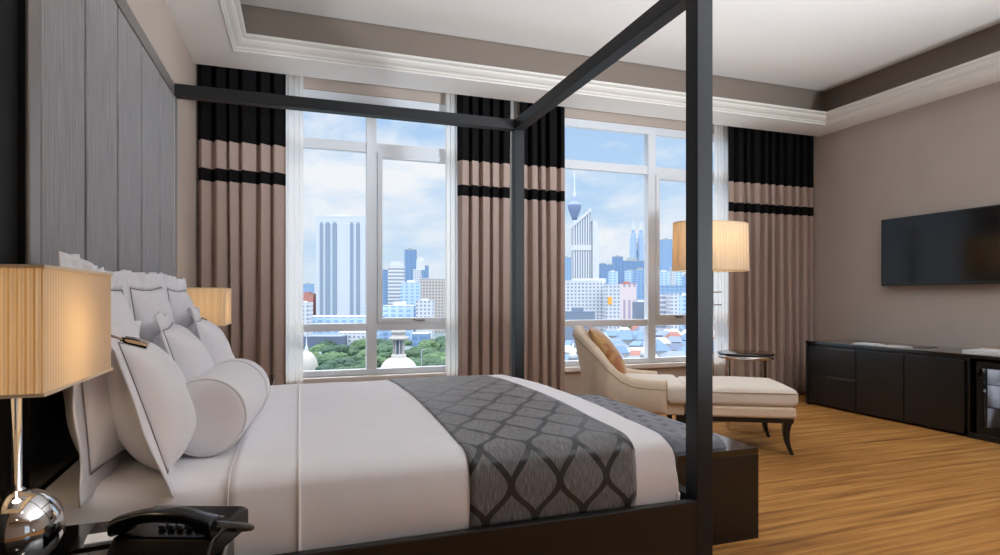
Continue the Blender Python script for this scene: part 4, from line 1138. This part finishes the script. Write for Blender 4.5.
# elevated road
b = MB()
def road(pts, w, name, label):
    b = MB(); vs = []
    for (px, d) in pts:
        c = ray(px, d); vs += [(c.x, c.y-w, 0), (c.x, c.y+w, 0)]
    z1 = 6.5; n = len(pts); v2 = [(x, y, z1) for x, y, _ in vs] + [(x, y, z1-1.2) for x, y, _ in vs]
    fs = []
    for i in range(n-1):
        a = 2*i; fs += [(a, a+1, a+3, a+2), (2*n+a, 2*n+a+2, 2*n+a+3, 2*n+a+1), (a, a+2, 2*n+a+2, 2*n+a), (a+1, 2*n+a+1, 2*n+a+3, a+3)]
    b.add(v2, fs); o = b.build(name, CM['bluer']); o.location = (0, 0, G); tag(o, label, 'road'); 
    return o
rd = road([(540, 350), (600, 352), (660, 345), (740, 330)], 5, 'elevated_road', 'blue grey elevated road crossing the district below the right window')
b = MB()
for px in range(545, 740, 14):
    c = ray(px, 350 if px < 610 else 350-(px-610)*.14); pm = MB(); pm.lathe([(.9,0),(.9,5.4)], c=(c.x, c.y, 0), n=8); pm.build('pillar', CM['grey'], rd)
# trees in the right window
for i, (px, py, d, rad) in enumerate([(612,318,850,14),(622,314,900,16),(632,315,880,15),(628,322,760,12),(664,322,700,12),(676,321,720,12),(690,321,720,12)]):
    tree(i+40, px, py, d, rad, 'green tree among the buildings %s the right mullion' % ('left of' if px < 650 else 'right of'))
    
for o in bpy.data.objects:
    if o.get('group') == 'trees below the left window' and o.location.x > 500: o['group'] = 'trees in the right window'

# ------------------------------------------------------------------ world
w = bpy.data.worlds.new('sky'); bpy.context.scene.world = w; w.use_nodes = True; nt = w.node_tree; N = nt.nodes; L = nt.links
bg = N['Background']; tc = N.new('ShaderNodeTexCoord'); sp = N.new('ShaderNodeSeparateXYZ'); L.new(tc.outputs['Generated'], sp.inputs[0])
z = sp.outputs['Z']
grad = N.new('ShaderNodeValToRGB'); e = grad.color_ramp.elements
e[0].position = 0; e[0].color = srgb(222,235,246); e[1].position = .5; e[1].color = srgb(150,192,240)
x = e.new(.16); x.color = srgb(188,218,247); x = e.new(.06); x.color = srgb(206,228,247)
L.new(z, grad.inputs[0])
mp = N.new('ShaderNodeMapping'); mp.inputs['Scale'].default_value = (1, 1, 2.6); L.new(tc.outputs['Generated'], mp.inputs[0])
n1 = N.new('ShaderNodeTexNoise'); n1.inputs['Scale'].default_value = 4.2; n1.inputs['Detail'].default_value = 8; n1.inputs['Roughness'].default_value = .55; n1.inputs['Distortion'].default_value = .3
L.new(mp.outputs[0], n1.inputs[0])
cr = N.new('ShaderNodeValToRGB'); e = cr.color_ramp.elements; e[0].position = .43; e[0].color = (0,0,0,1); e[1].position = .62; e[1].color = (1,1,1,1)
L.new(n1.outputs['Fac'], cr.inputs[0])
mx = N.new('ShaderNodeMix'); mx.data_type = 'RGBA'; L.new(cr.outputs[0], mx.inputs[0]); L.new(grad.outputs[0], mx.inputs[6]); mx.inputs[7].default_value = srgb(244,247,251)
hz = N.new('ShaderNodeMapRange'); hz.inputs[1].default_value = .36; hz.inputs[2].default_value = .55; L.new(z, hz.inputs[0])
m2 = N.new('ShaderNodeMix'); m2.data_type = 'RGBA'; L.new(hz.outputs[0], m2.inputs[0]); L.new(mx.outputs[2], m2.inputs[6]); m2.inputs[7].default_value = (.9, .91, .93, 1)
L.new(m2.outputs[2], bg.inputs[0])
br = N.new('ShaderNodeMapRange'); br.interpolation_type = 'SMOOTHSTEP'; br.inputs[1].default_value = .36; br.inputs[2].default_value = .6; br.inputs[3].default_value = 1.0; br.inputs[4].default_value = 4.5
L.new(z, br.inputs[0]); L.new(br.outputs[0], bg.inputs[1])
w.cycles.sampling_method = 'MANUAL'; w.cycles.sample_map_resolution = 512
# sky portals at both windows and the added rear opening
def portal(x0, x1, z0, z1, y, out):
    l = bpy.data.lights.new('sky_portal', 'AREA'); l.shape = 'RECTANGLE'; l.size = x1-x0; l.size_y = z1-z0; l.cycles.is_portal = True
    o = bpy.data.objects.new('sky_portal', l); C.objects.link(o); o.location = ((x0+x1)/2, y, (z0+z1)/2)
    o.rotation_euler = (PI/2*(-1 if out > 0 else 1), 0, 0)
portal(*W1, YW+.1, 1); portal(*W2, YW+.1, 1); portal(*W3, YR-.02, -1)
# unseen uplighter added behind the viewer to brighten the ceiling
ul = empty('fill_uplighter', (4.2, -1.65, 0), math.radians(25)); tag(ul, 'added steel uplighter for ceiling fill, in front of the added rear opening', 'floor lamp')
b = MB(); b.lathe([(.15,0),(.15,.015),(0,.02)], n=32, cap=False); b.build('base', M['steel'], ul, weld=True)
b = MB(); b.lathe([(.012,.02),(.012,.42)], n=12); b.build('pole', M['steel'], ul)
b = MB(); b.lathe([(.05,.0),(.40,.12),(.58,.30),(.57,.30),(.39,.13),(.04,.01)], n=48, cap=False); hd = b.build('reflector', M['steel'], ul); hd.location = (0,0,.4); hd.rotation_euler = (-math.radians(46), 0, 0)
l = bpy.data.lights.new('ceiling_fill_beam', 'AREA'); l.shape = 'DISK'; l.size = 1.0; l.energy = 175; l.color = (.86, .93, 1); l.spread = math.radians(85)
o = bpy.data.objects.new('ceiling_fill_beam', l); C.objects.link(o); o.location = (4.1, -1.45, .78); o.rotation_euler = Vector((-1.5, 3.2, 3.0)).to_track_quat('-Z', 'Y').to_euler()
l = bpy.data.lights.new('sun', 'SUN'); l.energy = .5; l.angle = math.radians(6); l.color = (1, .97, .93)
o = bpy.data.objects.new('sun', l); C.objects.link(o); o.rotation_euler = Vector((.55, .62, -.85)).to_track_quat('-Z', 'Y').to_euler()

# ------------------------------------------------------------------ camera
cd = bpy.data.cameras.new('camera'); cam = bpy.data.objects.new('camera', cd); C.objects.link(cam); bpy.context.scene.camera = cam
cam.location = (0, 0, 1.1); cam.rotation_euler = (PI/2, 0, YAW)
cd.sensor_width = 36; cd.lens = 583*36/1000; cd.shift_y = -(277.5-297)/1000; cd.clip_start = .05; cd.clip_end = 20000
sc = bpy.context.scene
sc.view_settings.view_transform = 'Standard'; sc.view_settings.look = 'None'; sc.view_settings.gamma = 1; sc.view_settings.use_curve_mapping = False
sc.view_settings.exposure = 0.0
sc.cycles.use_denoising = True; sc.cycles.max_bounces = 10; sc.cycles.diffuse_bounces = 6; sc.cycles.transparent_max_bounces = 16
sc.cycles.sample_clamp_indirect = 6; sc.cycles.caustics_reflective = False; sc.cycles.caustics_refractive = False
